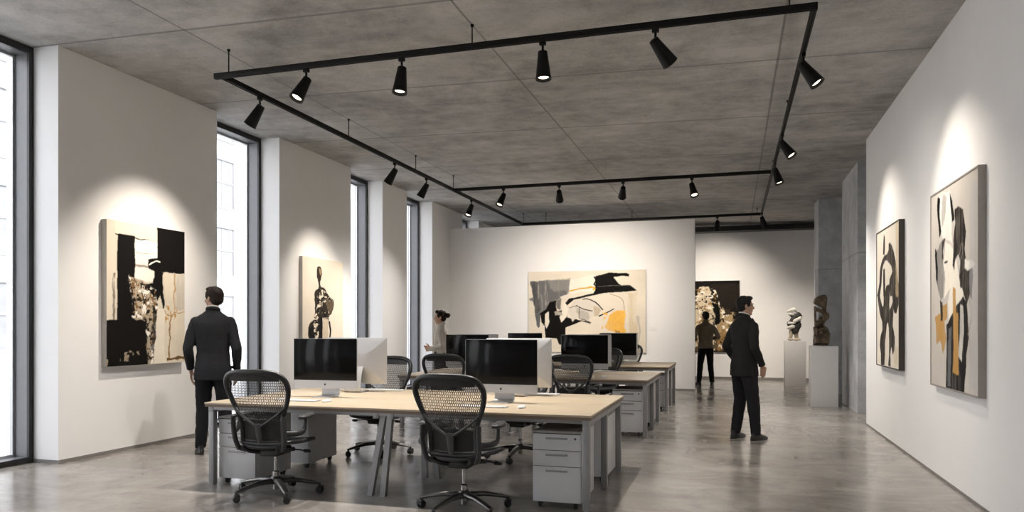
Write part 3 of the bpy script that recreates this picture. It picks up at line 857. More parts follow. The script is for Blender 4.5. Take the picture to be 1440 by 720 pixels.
p.rect(0.8, 0.85, 0.96, 0.98, (206, 188, 154), rough=0.03, soft=6, alpha=0.5)
hang(p, 'dark framed picture of looping brown black strokes, farther one on the right wall', (XR, 9.885, 1.785), -PI / 2, 0.055, M['frame_dark'], 0.014)

# right wall, nearer picture: black strokes, white and ochre
p = Paint(1.40, 1.77, (190, 184, 176), 220, 6)
p.rect(0, 0, 1, 1, (198, 192, 184), rough=0, alpha=0.6, dry=0.5)
p.poly([(0.212, 0.02), (0.459, 0.027), (0.48, 0.167), (0.501, 0.286), (0.282, 0.245), (0.235, 0.209)], (228, 223, 214), rough=0.015, soft=3, dry=0.15)
p.poly([(0.259, 0.027), (0.363, 0.032), (0.327, 0.148), (0.259, 0.191)], (150, 146, 140), rough=0.02, soft=4, alpha=0.8, dry=0.4)
p.poly([(0.164, 0.018), (0.226, 0.033), (0.207, 0.133), (0.245, 0.21), (0.212, 0.238), (0.169, 0.16), (0.15, 0.074)], BK, rough=0.008)
p.poly([(0.438, 0.028), (0.501, 0.082), (0.543, 0.184), (0.493, 0.188), (0.459, 0.105)], BK, rough=0.008)
p.poly([(0.101, 0.279), (0.164, 0.295), (0.259, 0.252), (0.327, 0.249), (0.282, 0.336), (0.336, 0.411), (0.327, 0.451), (0.305, 0.541), (0.235, 0.559), (0.164, 0.494), (0.116, 0.397)], (136, 132, 128), rough=0.012, soft=2, dry=0.3)
p.poly([(0.101, 0.279), (0.14, 0.304), (0.164, 0.4), (0.164, 0.484), (0.12, 0.439), (0.101, 0.353)], BK, rough=0.008)
p.poly([(0.35, 0.271), (0.501, 0.305), (0.51, 0.403), (0.584, 0.37), (0.644, 0.469), (0.663, 0.517), (0.759, 0.512), (0.721, 0.557), (0.564, 0.628), (0.416, 0.664), (0.394, 0.574), (0.459, 0.508), (0.318, 0.552), (0.35, 0.452), (0.305, 0.379)], (230, 223, 210), rough=0.012, soft=1)
p.poly([(0.259, 0.263), (0.35, 0.246), (0.327, 0.269), (0.273, 0.315), (0.318, 0.365), (0.259, 0.355)], (52, 46, 42), rough=0.012, soft=1, dry=0.3)
p.rect(0.33, 0.37, 0.40, 0.382, BK, rough=0.008)
p.poly([(0.644, 0.45), (0.759, 0.43), (0.894, 0.434), (0.894, 0.581), (0.833, 0.561), (0.785, 0.596), (0.702, 0.519), (0.663, 0.508)], (44, 37, 31), rough=0.012, dry=0.12)
p.poly([(0.543, 0.136), (0.624, 0.123), (0.721, 0.15), (0.748, 0.217), (0.77, 0.257), (0.748, 0.337), (0.77, 0.376), (0.759, 0.421), (0.683, 0.471), (0.644, 0.469), (0.663, 0.395), (0.624, 0.354), (0.564, 0.369), (0.543, 0.425), (0.51, 0.403), (0.522, 0.269), (0.564, 0.196), (0.543, 0.165)], (34, 28, 24), rough=0.008, dry=0.10)
p.line([(0.64, 0.36), (0.70, 0.32), (0.71, 0.37), (0.67, 0.40)], 0.007, (120, 112, 104), 0.02)
p.poly([(0.759, 0.384), (0.833, 0.394), (0.939, 0.424), (0.886, 0.438), (0.759, 0.425)], (228, 224, 216), rough=0.015, soft=2)
p.poly([(0.372, 0.684), (0.501, 0.631), (0.721, 0.557), (0.785, 0.586), (0.833, 0.741), (0.785, 0.824), (0.74, 1.002), (0.35, 1.007), (0.372, 0.844)], (26, 24, 24), rough=0.010, dry=0.08)
p.poly([(0.416, 0.704), (0.48, 0.694), (0.459, 0.989), (0.394, 0.993)], (104, 104, 106), rough=0.01, dry=0.5)
p.poly([(0.282, 0.581), (0.372, 0.584), (0.381, 0.654), (0.327, 0.683), (0.363, 0.764), (0.282, 0.836), (0.235, 0.776), (0.14, 0.787), (0.101, 0.639), (0.212, 0.631)], (178, 138, 80), rough=0.016, dry=0.12)
p.poly([(0.212, 0.558), (0.282, 0.566), (0.282, 0.673), (0.235, 0.672)], (50, 42, 36), rough=0.012, dry=0.2)
p.poly([(0.501, 0.5), (0.564, 0.522), (0.584, 0.638), (0.624, 0.638), (0.632, 0.922), (0.501, 0.923), (0.522, 0.811), (0.51, 0.636)], (186, 144, 82), rough=0.010, dry=0.1)
p.poly([(0.663, 0.592), (0.721, 0.603), (0.74, 0.723), (0.683, 0.863), (0.624, 0.828), (0.663, 0.723)], (206, 202, 194), rough=0.010, dry=0.2)
p.line([(0.833, 0.57), (0.879, 0.652), (0.822, 0.732)], 0.008, (150, 130, 106), 0.02, 0.7)
p.rect(0.84, 0.05, 0.98, 0.98, (178, 178, 180), rough=0.03, soft=8, alpha=0.45)
hang(p, 'tall silver framed abstract of black, white and ochre, nearest on the right wall', (XR, 7.14, 1.77), -PI / 2, 0.05, M['frame_taupe'], 0.014)

# caption card beside the wide painting
mb = MB(); mb.box(-0.09, 0.09, -0.006, -0.0005, -0.055, 0.055, 0.001)
o = mb.build('caption_card', M['card'], None, 35, (-1.74, YP, 1.39))
tag(o, 'small white caption card beside the wide painting', 'card')

# ------------------------------------------------------------------ desks
DX0, DX1 = -4.54, -1.03
DY = [5.50, 9.45, 12.60]; DD = 1.76
DESK_LABEL = ['long pale wood bench desk nearest the camera with grey legs',
              'long pale wood bench desk in the middle row, behind the nearest desk',
              'long pale wood bench desk deepest in the room, before the partition']
def make_desk():
    t = thing('bench_desk', DESK_LABEL[0], 'desk', (DX0, DY[0], 0), 0, 'bench desks in a row')
    L = DX1 - DX0
    for y0, y1 in ((0, DD / 2 - 0.002), (DD / 2 + 0.002, DD)):
        b = MB(); b.box(0, L, y0, y1, 0.729, 0.745, 0.003)
        b.build('tabletop', M['wood'], t)
    b = MB()   # brown edge band just under the lip
    b.box(0.003, L - 0.003, 0.003, DD - 0.003, 0.706, 0.729)
    b.build('edge_band', M['wood_edge'], t)
    fr = MB()
    for y in (0.035, DD / 2 - 0.025, DD - 0.085): fr.box(0.03, L - 0.03, y, y + 0.05, 0.676, 0.706, 0.003)
    for x in (0.02, 1.66, 1.80, L - 0.07): fr.box(x, x + 0.05, 0.03, DD - 0.03, 0.656, 0.7055, 0.003)
    fr.build('frame', M['leg'], t)
    lg = MB(); lg.box(-0.027, 0.027, -0.027, 0.027, 0.008, 0.706, 0.004); lg.box(-0.02, 0.02, -0.02, 0.02, 0, 0.01)
    lm = lg.mesh('leg', M['leg'])
    for x in (0.045, L - 0.045):
        for y in (0.06, DD / 2, DD - 0.06): link('leg', lm, t, (x, y, 0))
    for y, a, c in ((0.075, -0.13, -0.07), (DD / 2, 0.02, 0.09), (DD - 0.075, -0.09, 0.06)):
        for x, dx in ((1.745, a), (1.805, c)):
            g = MB(); w = 0.024
            V = [(x - w, y - w, 0.70), (x + w, y - w, 0.70), (x + w, y + w, 0.70), (x - w, y + w, 0.70)]
            V += [(p[0] + dx, p[1], 0.0) for p in V]
            g.add(V, [[0, 1, 2, 3], [7, 6, 5, 4], [0, 4, 5, 1], [1, 5, 6, 2], [2, 6, 7, 3], [3, 7, 4, 0]])
            g.build('leg', M['leg'], t)
    return t
desk0 = make_desk()
for i in (1, 2):
    d = copy_tree(desk0); d.location = (DX0, DY[i], 0); d['label'] = DESK_LABEL[i]

# ------------------------------------------------------------------ drawer units
def make_cabinet():
    t = thing('drawer_cabinet', 'x', 'drawer cabinet')
    w, dp, h = 0.385, 0.55, 0.605      # front faces local -y, front face at y = 0
    b = MB()
    b.box(-w / 2, w / 2, 0.018, dp, 0.055, h - 0.012, 0.003)
    b.build('body', M['white'], t)
    b = MB(); b.box(-w / 2, w / 2, 0.0, dp, h - 0.012, h + 0.006, 0.003); b.build('top_panel', M['cab_top'], t)
    b = MB(); b.box(-w / 2 + 0.006, w / 2 - 0.006, 0.006, 0.03, 0.06, h - 0.014); b.build('shadow_gap', M['gap'], t)
    zz = [0.055, 0.335, 0.46, h - 0.016]
    for k in range(3):
        b = MB(); b.box(-w / 2 + 0.001, w / 2 - 0.001, 0.0, 0.016, zz[k] + 0.002, zz[k + 1] - 0.003, 0.002)
        d = b.build('drawer', M['white'], t)
        g = MB(); zt = zz[k + 1] - 0.03
        g.box(-0.085, 0.085, -0.016, -0.011, zt - 0.012, zt + 0.003, 0.002)
        g.box(-0.085, -0.08, -0.012, 0.002, zt - 0.006, zt + 0.003); g.box(0.08, 0.085, -0.012, 0.002, zt - 0.006, zt + 0.003)
        g.build('handle', M['leg'], d)
        if k == 2:
            g = MB(); g.M = Matrix.Translation((w / 2 - 0.045, 0.0, zt - 0.005)) @ Matrix.Rotation(PI / 2, 4, 'X')
            g.lathe([(0.0085, -0.004), (0.0085, 0.003), (0.004, 0.004)], 14); g.build('lock', M['graphite'], d)
    c = MB(); c.M = Matrix.Rotation(PI / 2, 4, 'Y')
    c.lathe([(0.012, -0.014), (0.024, -0.012), (0.025, 0.0), (0.024, 0.012), (0.012, 0.014)], 16)
    c.M = Matrix.Identity(4); c.box(-0.017, 0.017, -0.02, 0.026, 0.0, 0.031, 0.003)
    cm = c.mesh('caster', M['black'])
    for x in (-w / 2 + 0.05, w / 2 - 0.05):
        for y in (0.06, dp - 0.06): link('caster', cm, t, (x, y, 0.0255))
    return t
cab0 = make_cabinet(); used = [False]
def cabinet(x, y, rz, label):
    o = cab0 if not used[0] else copy_tree(cab0)
    used[0] = True
    o.location = (x, y, 0); o.rotation_euler = (0, 0, rz); o['label'] = label; o['group'] = 'drawer cabinets under the desks'
CABS = [
 (-4.27, 5.60, 0, 0, 'white drawer cabinet at the left end of the nearest desk, drawers to camera'),
 (-4.25, 6.97, PI, 0, 'white drawer cabinet behind the near left one, only its side showing'),
 (-1.31, 5.555, 0, 0, 'white three drawer cabinet in the right foreground under the nearest desk'),
 (-1.29, 7.17, PI, 0, 'white drawer cabinet behind the right foreground one, seen between the legs'),
 (-1.31, 9.55, 0, 0, 'white three drawer cabinet under the right end of the middle desk'),
 (-1.29, 11.12, PI, 0, 'white cabinet at the back of the middle desk right end, mostly hidden'),
 (-1.31, 12.70, 0, 0, 'white drawer cabinet under the right end of the deepest desk'),
]
for x, y, rz, _, lab in CABS: cabinet(x, y, rz, lab)

# ------------------------------------------------------------------ all-in-one computers
def rounded(w, z0, z1, r, n=5):
    pts = []
    for cx, cz, a0 in ((w / 2 - r, z0 + r, -PI / 2), (w / 2 - r, z1 - r, 0), (-w / 2 + r, z1 - r, PI / 2), (-w / 2 + r, z0 + r, PI)):
        for k in range(n + 1):
            a = a0 + PI / 2 * k / n; pts.append((cx + r * math.cos(a), cz + r * math.sin(a)))
    return pts
def make_computer():
    t = thing('desktop_computer', 'x', 'computer')
    W = 0.675; Z0, Z1 = 0.085, 0.565; ZS = 0.163     # faces local -y
    b = MB()
    o = rounded(W, Z0, Z1, 0.012); n = len(o)
    # thin rim then a swelling back
    layers = [(1.0, 1.0, 0.0), (1.0, 1.0, 0.008), (0.985, 0.975, 0.012), (0.86, 0.80, 0.026), (0.66, 0.56, 0.042), (0.36, 0.30, 0.052)]
    V = []; F = []; cz = (Z0 + Z1) / 2
    for sx, sz, y in layers: V += [(x * sx, y, cz + (z - cz) * sz) for x, z in o]
    for i in range(len(layers) - 1):
        for k in range(n):
            l = (k + 1) % n; F.append([i * n + k, i * n + l, (i + 1) * n + l, (i + 1) * n + k])
    F.append(list(range(n))[::-1] if False else list(range(n)))
    F.append([(len(layers) - 1) * n + k for k in range(n)][::-1])
    F = [f[::-1] for f in F]
    F[-2] = list(range(n)); F[-1] = [(len(layers) - 1) * n + k for k in range(n)][::-1]
    b.add(V, F)
    body = b.build('housing', M['alu'], t, 25)
    s_ = MB(); s_.box(-W / 2 + 0.003, W / 2 - 0.003, -0.0025, 0.001, ZS, Z1 - 0.003, 0.0008)
    s_.build('screen', M['screen'], body)
    # fruit shaped mark on the chin and on the back
    def mark(sc, mirror):
        g = MB()
        pts = []
        for k in range(28):
            a = 2 * PI * k / 28
            r = 1.0 + 0.10 * math.cos(2 * a) - 0.16 * max(0, math.sin(a)) ** 6 - 0.10 * max(0, -math.sin(a)) ** 6
            x, z = 0.86 * r * math.cos(a), 0.92 * r * math.sin(a)
            dx, dz = x - 1.13, z - 0.12
            L = math.hypot(dx, dz)
            if L < 0.48: x, z = 1.13 + dx / L * 0.48, 0.12 + dz / L * 0.48
            pts.append((x * sc * mirror, z * sc))
        leaf = [(0.02, 1.0), (0.30, 1.12), (0.42, 1.48), (0.12, 1.34)]
        leaf = [(x * sc * mirror, z * sc) for x, z in leaf]
        if mirror < 0: pts.reverse(); leaf.reverse()
        g.prism(pts, 'y', -0.0006, 0.0006); g.prism(leaf, 'y', -0.0006, 0.0006)
        return g
    mk = mark(0.0115, 1).build('logo', M['logo'], body, 0, (0, -0.0008, (Z0 + ZS) / 2 - 0.001))
    mk = mark(0.034, -1).build('logo', M['logo'], body, 0, (0, 0.0526, cz + 0.02))
    f = MB()   # bent sheet stand
    prof = spline([(0, 0.045, 0.27), (0, 0.085, 0.20), (0, 0.115, 0.10), (0, 0.115, 0.03), (0, 0.095, 0.006), (0, 0.03, 0.004), (0, -0.085, 0.004)], 5)
    V = []; F = []; wd = 0.095; th = 0.004
    for k, p in enumerate(prof):
        a = prof[min(k + 1, len(prof) - 1)] - prof[max(k - 1, 0)]; a.normalize()
        nn = Vector((0, -a.z, a.y)) * th
        V += [(-wd, p.y - nn.y, p.z - nn.z), (wd, p.y - nn.y, p.z - nn.z), (wd, p.y + nn.y, p.z + nn.z), (-wd, p.y + nn.y, p.z + nn.z)]
    for k in range(len(prof) - 1):
        for j in range(4):
            l = (j + 1) % 4; F.append([k * 4 + j, k * 4 + l, k * 4 + 4 + l, k * 4 + 4 + j])
    F += [[3, 2, 1, 0], [len(V) - 4, len(V) - 3, len(V) - 2, len(V) - 1]]
    f.M = Matrix.Translation((0, 0, 0.0005)); f.add(V, F); f.build('stand', M['alu'], t, 30)
    return t
def make_keyboard():
    t = thing('keyboard', 'x', 'keyboard')
    b = MB(); b.box(-0.21, 0.21, -0.057, 0.057, 0.0, 0.008, 0.003); b.build('case', M['alu'], t)
    k = MB()
    for r_ in range(6):
        n = 14
        for c in range(n):
            if r_ == 0 and 3 <= c <= 8:
                if c == 3: k.box(-0.205 + 3 * 0.0293 + 0.002, -0.205 + 9 * 0.0293 - 0.002, -0.053, -0.037, 0.008, 0.0105)
                continue
            x = -0.205 + c * 0.0293; y = -0.053 + r_ * 0.0178
            k.box(x + 0.002, x + 0.0275, y, y + 0.0158, 0.008, 0.0105)
    k.build('keycaps', M['keys'], t, 0)
    return t
def make_mouse():
    t = thing('computer_mouse', 'x', 'mouse')
    b = MB(); b.loft([(0, 0, 0.0, 0.029, 0.055), (0, 0, 0.008, 0.0305, 0.057), (0, 0, 0.016, 0.028, 0.053), (0, 0.004, 0.022, 0.02, 0.038), (0, 0.005, 0.024, 0.008, 0.016)], 24, 2.4)
    b.build('shell', M['keys'], t, 50)
    w = MB(); w.ellipsoid((0, 0.028, 0.0225), (0.003, 0.004, 0.003), None, 10, 6); w.build('scroll_ball', M['graphite'], t)
    return t
TT = 0.745
comp0, key0, mou0 = make_computer(), make_keyboard(), make_mouse()
first = {}
def put(proto, x, y, z, rz, label, group):
    o = copy_tree(proto) if proto.name in first else proto
    first[proto.name] = 1
    o.location = (x, y, z); o.rotation_euler = (0, 0, rz); o['label'] = label; o['group'] = group
    return o
names = ['the nearest desk', 'the middle desk', 'the deepest desk']
COMP = [  # desk, x, y offset, facing, rz, label
 (0, -3.76, 0.74, 0, R(2), 'computer with dark screen at the left of the nearest desk, facing the camera'),
 (0, -1.985, 0.75, 0, R(0), 'computer with black screen at the right of the nearest desk, largest one in view'),
 (0, -3.765, 1.38, 1, R(3), 'computer showing its silver back beside the near left screen'),
 (0, -2.02, 1.44, 1, R(-2), 'computer showing its silver back right of the largest black screen'),
 (1, -3.76, 0.74, 0, R(0), 'computer with dark reflecting screen at the left of the middle desk'),
 (1, -2.0, 0.74, 0, R(0), 'computer with black screen at the right of the middle desk, before the wide painting'),
 (1, -3.82, 1.38, 1, R(1), 'silver backed computer on the far left side of the middle desk, one edge showing'),
 (1, -2.06, 1.40, 1, R(0), 'silver backed computer on the far right side of the middle desk, one edge showing'),
 (2, -3.76, 0.74, 0, R(0), 'computer with black screen at the left of the deepest desk, top showing'),
 (2, -2.0, 0.74, 0, R(0), 'computer with black screen at the right of the deepest desk, below the yellow patch'),
 (2, -2.06, 1.38, 1, R(0), 'silver backed computer on the far right side of the deepest desk, one edge showing'),
]
for k, x, dy, face, rz, lab in COMP:
    put(comp0, x, DY[k] + dy, TT, rz + (PI if face else 0), lab, 'computers on the bench desks')
KEYS = [
 (0, -3.82, 0.36, 0.0, 'white keyboard at the left of the nearest desk, before the dark screen'),
 (0, -2.02, 0.36, 0.0, 'white keyboard at the right of the nearest desk, partly behind the chair'),
 (0, -3.55, 1.60, PI, 'white keyboard on the back side of the nearest desk, left, below a silver back'),
 (0, -1.86, 1.62, PI, 'white keyboard on the back side of the nearest desk, right, below a silver back'),
 (1, -2.0, 0.36, 0.0, 'white keyboard at the right of the middle desk, before its black screen'),
 (1, -1.88, 1.60, PI, 'white keyboard on the back side of the middle desk, right'),
]
for k, x, dy, rz, lab in KEYS: put(key0, x, DY[k] + dy, TT, rz, lab, 'keyboards on the bench desks')
MICE = [
 (0, -3.50, 0.34, R(-8), 'white mouse right of the near left keyboard'),
 (0, -1.68, 0.36, R(-5), 'white mouse right of the near right keyboard'),
 (1, -1.66, 0.36, R(0), 'white mouse right of the keyboard on the middle desk'),
]
for k, x, dy, rz, lab in MICE: put(mou0, x, DY[k] + dy, TT, rz, lab, 'mice on the bench desks')

# ------------------------------------------------------------------ mesh office chairs (face local +y)
def make_chair():
    t = thing('office_chair', 'x', 'chair')
    # star base
    base = MB()
    base.lathe([(0.028, 0.095), (0.048, 0.10), (0.052, 0.125), (0.044, 0.15), (0.034, 0.16)], 24)
    for k in range(5):
        a = 2 * PI * k / 5 + PI / 2
        c, s_ = math.cos(a), math.sin(a)
        P = [(0.03 * c, 0.03 * s_, 0.125), (0.16 * c, 0.16 * s_, 0.122), (0.28 * c, 0.28 * s_, 0.100), (0.365 * c, 0.365 * s_, 0.080)]
        base.sweep(P, [(0.033, 0.024), (0.029, 0.021), (0.025, 0.016), (0.021, 0.011)], 12, flat=(0, 0, 1))
    bo = base.build('star_base', M['polished'], t, 40)
    cs = MB(); cs.M = Matrix.Rotation(PI / 2, 4, 'X')
    for z in (-0.017, 0.017):
        cs.M = Matrix.Translation((0.0, z, 0)) @ Matrix.Rotation(PI / 2, 4, 'X')
        cs.lathe([(0.010, -0.012), (0.026, -0.011), (0.030, -0.004), (0.030, 0.004), (0.026, 0.011), (0.010, 0.012)], 20)
    cs.M = Matrix.Identity(4)
    cs.box(-0.024, 0.018, -0.006, 0.006, -0.01, 0.034, 0.004); cs.lathe([(0.008, 0.0), (0.011, 0.05)], 12)
    cs.box(-0.028, 0.012, -0.03, 0.03, 0.012, 0.034, 0.008)
    cm = cs.mesh('caster', M['black'])
    for k in range(5):
        a = 2 * PI * k / 5 + PI / 2
        c = link('caster', cm, bo, (0.358 * math.cos(a), 0.358 * math.sin(a), 0.030)); c.rotation_euler = (0, 0, a * 2.3 + 0.6)
    g = MB(); g.lathe([(0.024, 0.05), (0.026, 0.06), (0.026, 0.20), (0.020, 0.205), (0.0145, 0.21), (0.0145, 0.36), (0.024, 0.365), (0.03, 0.385)], 20)
    g.build('gas_column', M['chrome'], t, 30)
    # tilt mechanism under the seat
    m = MB()
    m.box(-0.085, 0.085, -0.13, 0.12, 0.345, 0.405, 0.018); m.box(-0.13, 0.13, -0.04, 0.04, 0.365, 0.42, 0.012)
    m.sweep([(-0.21, -0.08, 0.41), (-0.12, -0.04, 0.39), (0.12, -0.04, 0.39), (0.21, -0.08, 0.41)], 0.018, 10)
    m.sweep([(-0.07, -0.10, 0.375), (-0.13, -0.19, 0.40), (-0.165, -0.235, 0.44)], [(0.022, 0.018)] * 3, 10)
    m.sweep([(0.07, -0.10, 0.375), (0.13, -0.19, 0.40), (0.165, -0.235, 0.44)], [(0.022, 0.018)] * 3, 10)
    m.lathe([(0.026, 0.335), (0.05, 0.34), (0.05, 0.36)], 20)
    m.build('tilt_mechanism', M['black'], t, 40)
    for x0, x1, y, z in ((0.10, 0.29, 0.05, 0.385), (-0.10, -0.27, 0.03, 0.385)):
        l = MB(); sg = 1 if x1 > 0 else -1
        l.sweep([(x0, y, z), ((x0 + x1) / 2, y, z - 0.004), (x1 - sg * 0.05, y, z - 0.01)], 0.006, 8)
        l.sweep([(x1 - sg * 0.06, y, z - 0.011), (x1 - sg * 0.05, y, z - 0.011), (x1, y, z - 0.012)], [0.009, 0.016, 0.013], 10)
        l.build('adjust_lever', M['black'], t, 40)
    # seat: frame ring with dense mesh, waterfall front
    def seat_z(x, y): return 0.465 - 0.02 * (1 - (x / 0.25) ** 2) - 0.11 * max(0, (y - 0.12)) ** 1.5 * 2.2 + 0.018 * max(0, -y / 0.2)
    ring = []
    for x, y in ((0, -0.205), (0.13, -0.205), (0.2, -0.19), (0.235, -0.13), (0.25, 0.0), (0.255, 0.12), (0.235, 0.215), (0.16, 0.25), (0, 0.262)):
        ring.append((x, y, seat_z(x, y)))
    ring = ring + [(-x, y, z) for x, y, z in ring[-2:0:-1]]
    sp = spline(ring, 5, True)
    st = MB(); st.sweep(sp, [(0.018, 0.017)] * len(sp), 10, True, flat=(0, 0, 1))
    so = st.build('seat', M['graphite'], t, 50)
    sm = MB(); N = len(sp); cx = Vector((0, 0.02, 0)); V = []; F = []
    for j in range(1, 7):
        f = j / 6.0
        for p in sp:
            qx, qy = p.x * f, 0.02 + (p.y - 0.02) * f
            V.append((qx, qy, seat_z(qx, qy) + 0.004 * f))
    c0 = len(V); V.append((0, 0.02, seat_z(0, 0.02)))
    for j in range(5):
        for k in range(N):
            l = (k + 1) % N; F.append([j * N + k, (j + 1) * N + k, (j + 1) * N + l, j * N + l])
    for k in range(N): F.append([c0, k, (k + 1) % N])
    off = len(V); V += [(v[0], v[1], v[2] - 0.008) for v in V[:off]]
    F += [[i + off for i in f[::-1]] for f in F]
    sm.add(V, F); sm.build('seat_mesh', M['seat_weave'], so, 60)
    # backrest
    def back_y(x, z):
        s_ = max(0.0, (z - 0.44) / 0.62)
        return -0.215 - 0.04 * math.sin(PI * min(1, s_ * 1.0)) * -0.6 - 0.165 * s_ ** 1.25 + 0.55 * x * x
    half = [(0, 1.062), (0.13, 1.058), (0.218, 1.036), (0.264, 0.985), (0.272, 0.915), (0.248, 0.82), (0.212, 0.73), (0.187, 0.65), (0.182, 0.57), (0.182, 0.50), (0.168, 0.452), (0.10, 0.438), (0, 0.434)]
    ring = [(x, back_y(x, z), z) for x, z in half]
    ring = ring + [(-x, y, z) for x, y, z in ring[-2:0:-1]]
    sp = spline(ring, 5, True)
    fb = MB()
    rad = []
    for p in sp:
        e = max(0.0, min(1.0, (p.z - 0.75) / 0.3))
        rad.append((0.019 + 0.004 * e, 0.017 + 0.009 * e))
    fb.sweep(sp, rad, 12, True, flat=(0, 1, 0.2))
    bk = fb.build('backrest', M['black'], t, 50)
    # thick top band and lumbar pocket
    bm_ = MB(); N = len(sp); V = []; F = []; C0 = Vector((0, 0, 0.78))
    for j in range(1, 9):
        f = j / 8.0
        for p in sp:
            x = p.x * f; z = 0.78 + (p.z - 0.78) * f
            V.append((x, back_y(x, z) + 0.003, z))
    c0 = len(V); V.append((0, back_y(0, 0.78) + 0.003, 0.78))
    for j in range(7):
        for k in range(N):
            l = (k + 1) % N; F.append([j * N + k, (j + 1) * N + k, (j + 1) * N + l, j * N + l])
    for k in range(N): F.append([c0, k, (k + 1) % N])
    bm_.add(V, F); bm_.build('back_mesh', M['weave'], bk, 60)
    tb = MB(); V = []; F = []; n = 14       # dark band across the shoulders
    for i in range(n + 1):
        x = -0.215 + 0.43 * i / n
        for z in (1.045 - 0.5 * max(0, abs(x) - 0.12) ** 1.2, 0.985): V += [(x, back_y(x, z) - 0.006, z), (x, back_y(x, z) + 0.008, z)]
    for i in range(n):
        a = i * 4; b_ = a + 4
        F += [[a, a + 2, b_ + 2, b_], [a + 1, b_ + 1, b_ + 3, a + 3], [a, b_, b_ + 1, a + 1], [a + 2, a + 3, b_ + 3, b_ + 2]]
    F += [[0, 1, 3, 2], [n * 4, n * 4 + 2, n * 4 + 3, n * 4 + 1]]
    tb.add(V, F); tb.build('shoulder_band', M['black'], bk, 40)
    # forked brace behind the mesh and lumbar pad
    br = MB()
    def by(x, z, o): return (x, back_y(x, z) - o, z)
    for sg in (-1, 1):
        P = spline([by(sg * 0.225, 0.765, 0.012), by(sg * 0.15, 0.70, 0.025), by(sg * 0.07, 0.645, 0.035), by(sg * 0.018, 0.615, 0.04)], 4)
        br.sweep(P, [(0.013, 0.010)] * len(P), 10)
    P = [by(0, 0.635, 0.04), by(0, 0.58, 0.042), by(0, 0.52, 0.036), by(0, 0.475, 0.03)]
    br.sweep(P, [(0.026, 0.012), (0.030, 0.013), (0.024, 0.012), (0.018, 0.010)], 12, flat=(0, 1, 0))
    br.build('back_brace', M['graphite'], bk, 50)
    lp = MB()
    V = []; F = []; n = 12
    for i in range(n + 1):
        x = -0.165 + 0.33 * i / n; e = 0.075 + 0.012 * math.sin(PI * i / n)
        for z in (0.575 + e, 0.575 - e): V += [(x, back_y(x, z) + 0.006, z), (x, back_y(x, z) + 0.018, z)]
    for i in range(n):
        a = i * 4; b_ = a + 4
        F += [[a, a + 2, b_ + 2, b_], [a + 1, b_ + 1, b_ + 3, a + 3], [a, b_, b_ + 1, a + 1], [a + 2, a + 3, b_ + 3, b_ + 2]]
    F += [[0, 1, 3, 2], [n * 4, n * 4 + 2, n * 4 + 3, n * 4 + 1]]
    lp.add(V, F); lp.build('lumbar_pad', M['black'], bk, 40)
    # armrests: upright post, curved arm, pad
    for sg in (-1, 1):
        a = MB()
        P = spline([(sg * 0.20, -0.225, 0.42), (sg * 0.222, -0.245, 0.50), (sg * 0.228, -0.262, 0.60), (sg * 0.228, -0.268, 0.695)], 4)
        a.sweep(P, [(0.017, 0.026)] * len(P), 12, flat=(0, 1, 0))
        P = spline([(sg * 0.235, -0.24, 0.555), (sg * 0.285, -0.18, 0.553), (sg * 0.305, -0.09, 0.565), (sg * 0.300, -0.055, 0.63), (sg * 0.292, -0.04, 0.668)], 5)
        a.sweep(P, [(0.016, 0.024)] * len(P), 12, flat=(0, 0, 1))
        P = [(sg * 0.2, -0.225, 0.43), (sg * 0.11, -0.15, 0.395)]
        a.sweep(P, [(0.016, 0.022)] * 2, 10)
        ao = a.build('armrest', M['graphite'], t, 50)
        pd = MB(); pd.M = Matrix.Translation((sg * 0.292, -0.012, 0.678)) @ Matrix.Rotation(sg * R(6), 4, 'Z') @ Matrix.Rotation(R(2), 4, 'X')
        pd.loft([(0, 0, -0.012, 0.034, 0.115), (0, 0, -0.006, 0.044, 0.128), (0, 0, 0.006, 0.046, 0.130), (0, -0.005, 0.015, 0.036, 0.118), (0, -0.005, 0.018, 0.02, 0.09)], 28, 2.6)
        pd.build('arm_pad', M['graphite'], ao, 60)
    return t
chair0 = make_chair()
CH = [  # x, y, facing rz, base turn, label
 (-3.70, 5.36, R(4), R(8), 'black mesh office chair at the near left of the front desk, back to camera'),
 (-1.99, 5.32, R(-2), R(20), 'black mesh office chair at the near right, largest in view, back to camera'),
 (-3.80, 7.43, R(184), R(30), 'black mesh office chair behind the near left computer, facing the camera'),
 (-2.20, 7.62, R(176), R(2), 'black mesh office chair behind the near right computer, facing the camera'),
 (-3.56, 9.02, R(3), R(12), 'black mesh office chair at the left of the middle desk, back to camera'),
 (-1.92, 9.27, R(-4), R(0), 'black mesh office chair at the right of the middle desk, back to camera'),
 (-3.78, 11.55, R(182), R(10), 'black mesh office chair on the far left side of the middle desk'),
 (-2.00, 11.60, R(178), R(15), 'black mesh office chair on the far right side of the middle desk'),
 (-2.10, 12.45, R(2), R(25), 'black mesh office chair at the right of the deepest desk, back to camera'),
 (-2.02, 14.60, R(180), R(5), 'black mesh office chair on the far side of the deepest desk'),
]
for i, (x, y, rz, tb, lab) in enumerate(CH):
    o = chair0 if i == 0 else copy_tree(chair0)
    o.location = (x, y, 0); o.rotation_euler = (0, 0, rz); o['label'] = lab; o['group'] = 'mesh office chairs at the desks'
    for c in o.children:
        if c.name.split('.')[0] == 'star_base': c.rotation_euler = (0, 0, tb)

# ------------------------------------------------------------------ plinths and sculptures
def plinth(x, y, w, d, h, label):
    b = MB(); b.box(-w / 2, w / 2, -d / 2, d / 2, 0.0, h, 0.004)
    o = b.build('plinth', M['plinth'], None, 35, (x, y, 0)); tag(o, label, 'plinth')
plinth(1.57, 14.27, 0.45, 0.42, 1.08, 'white plinth on the right carrying the bronze sculpture')
plinth(1.45, 19.0, 0.47, 0.44, 1.08, 'white plinth at the back carrying the black and white sculpture')

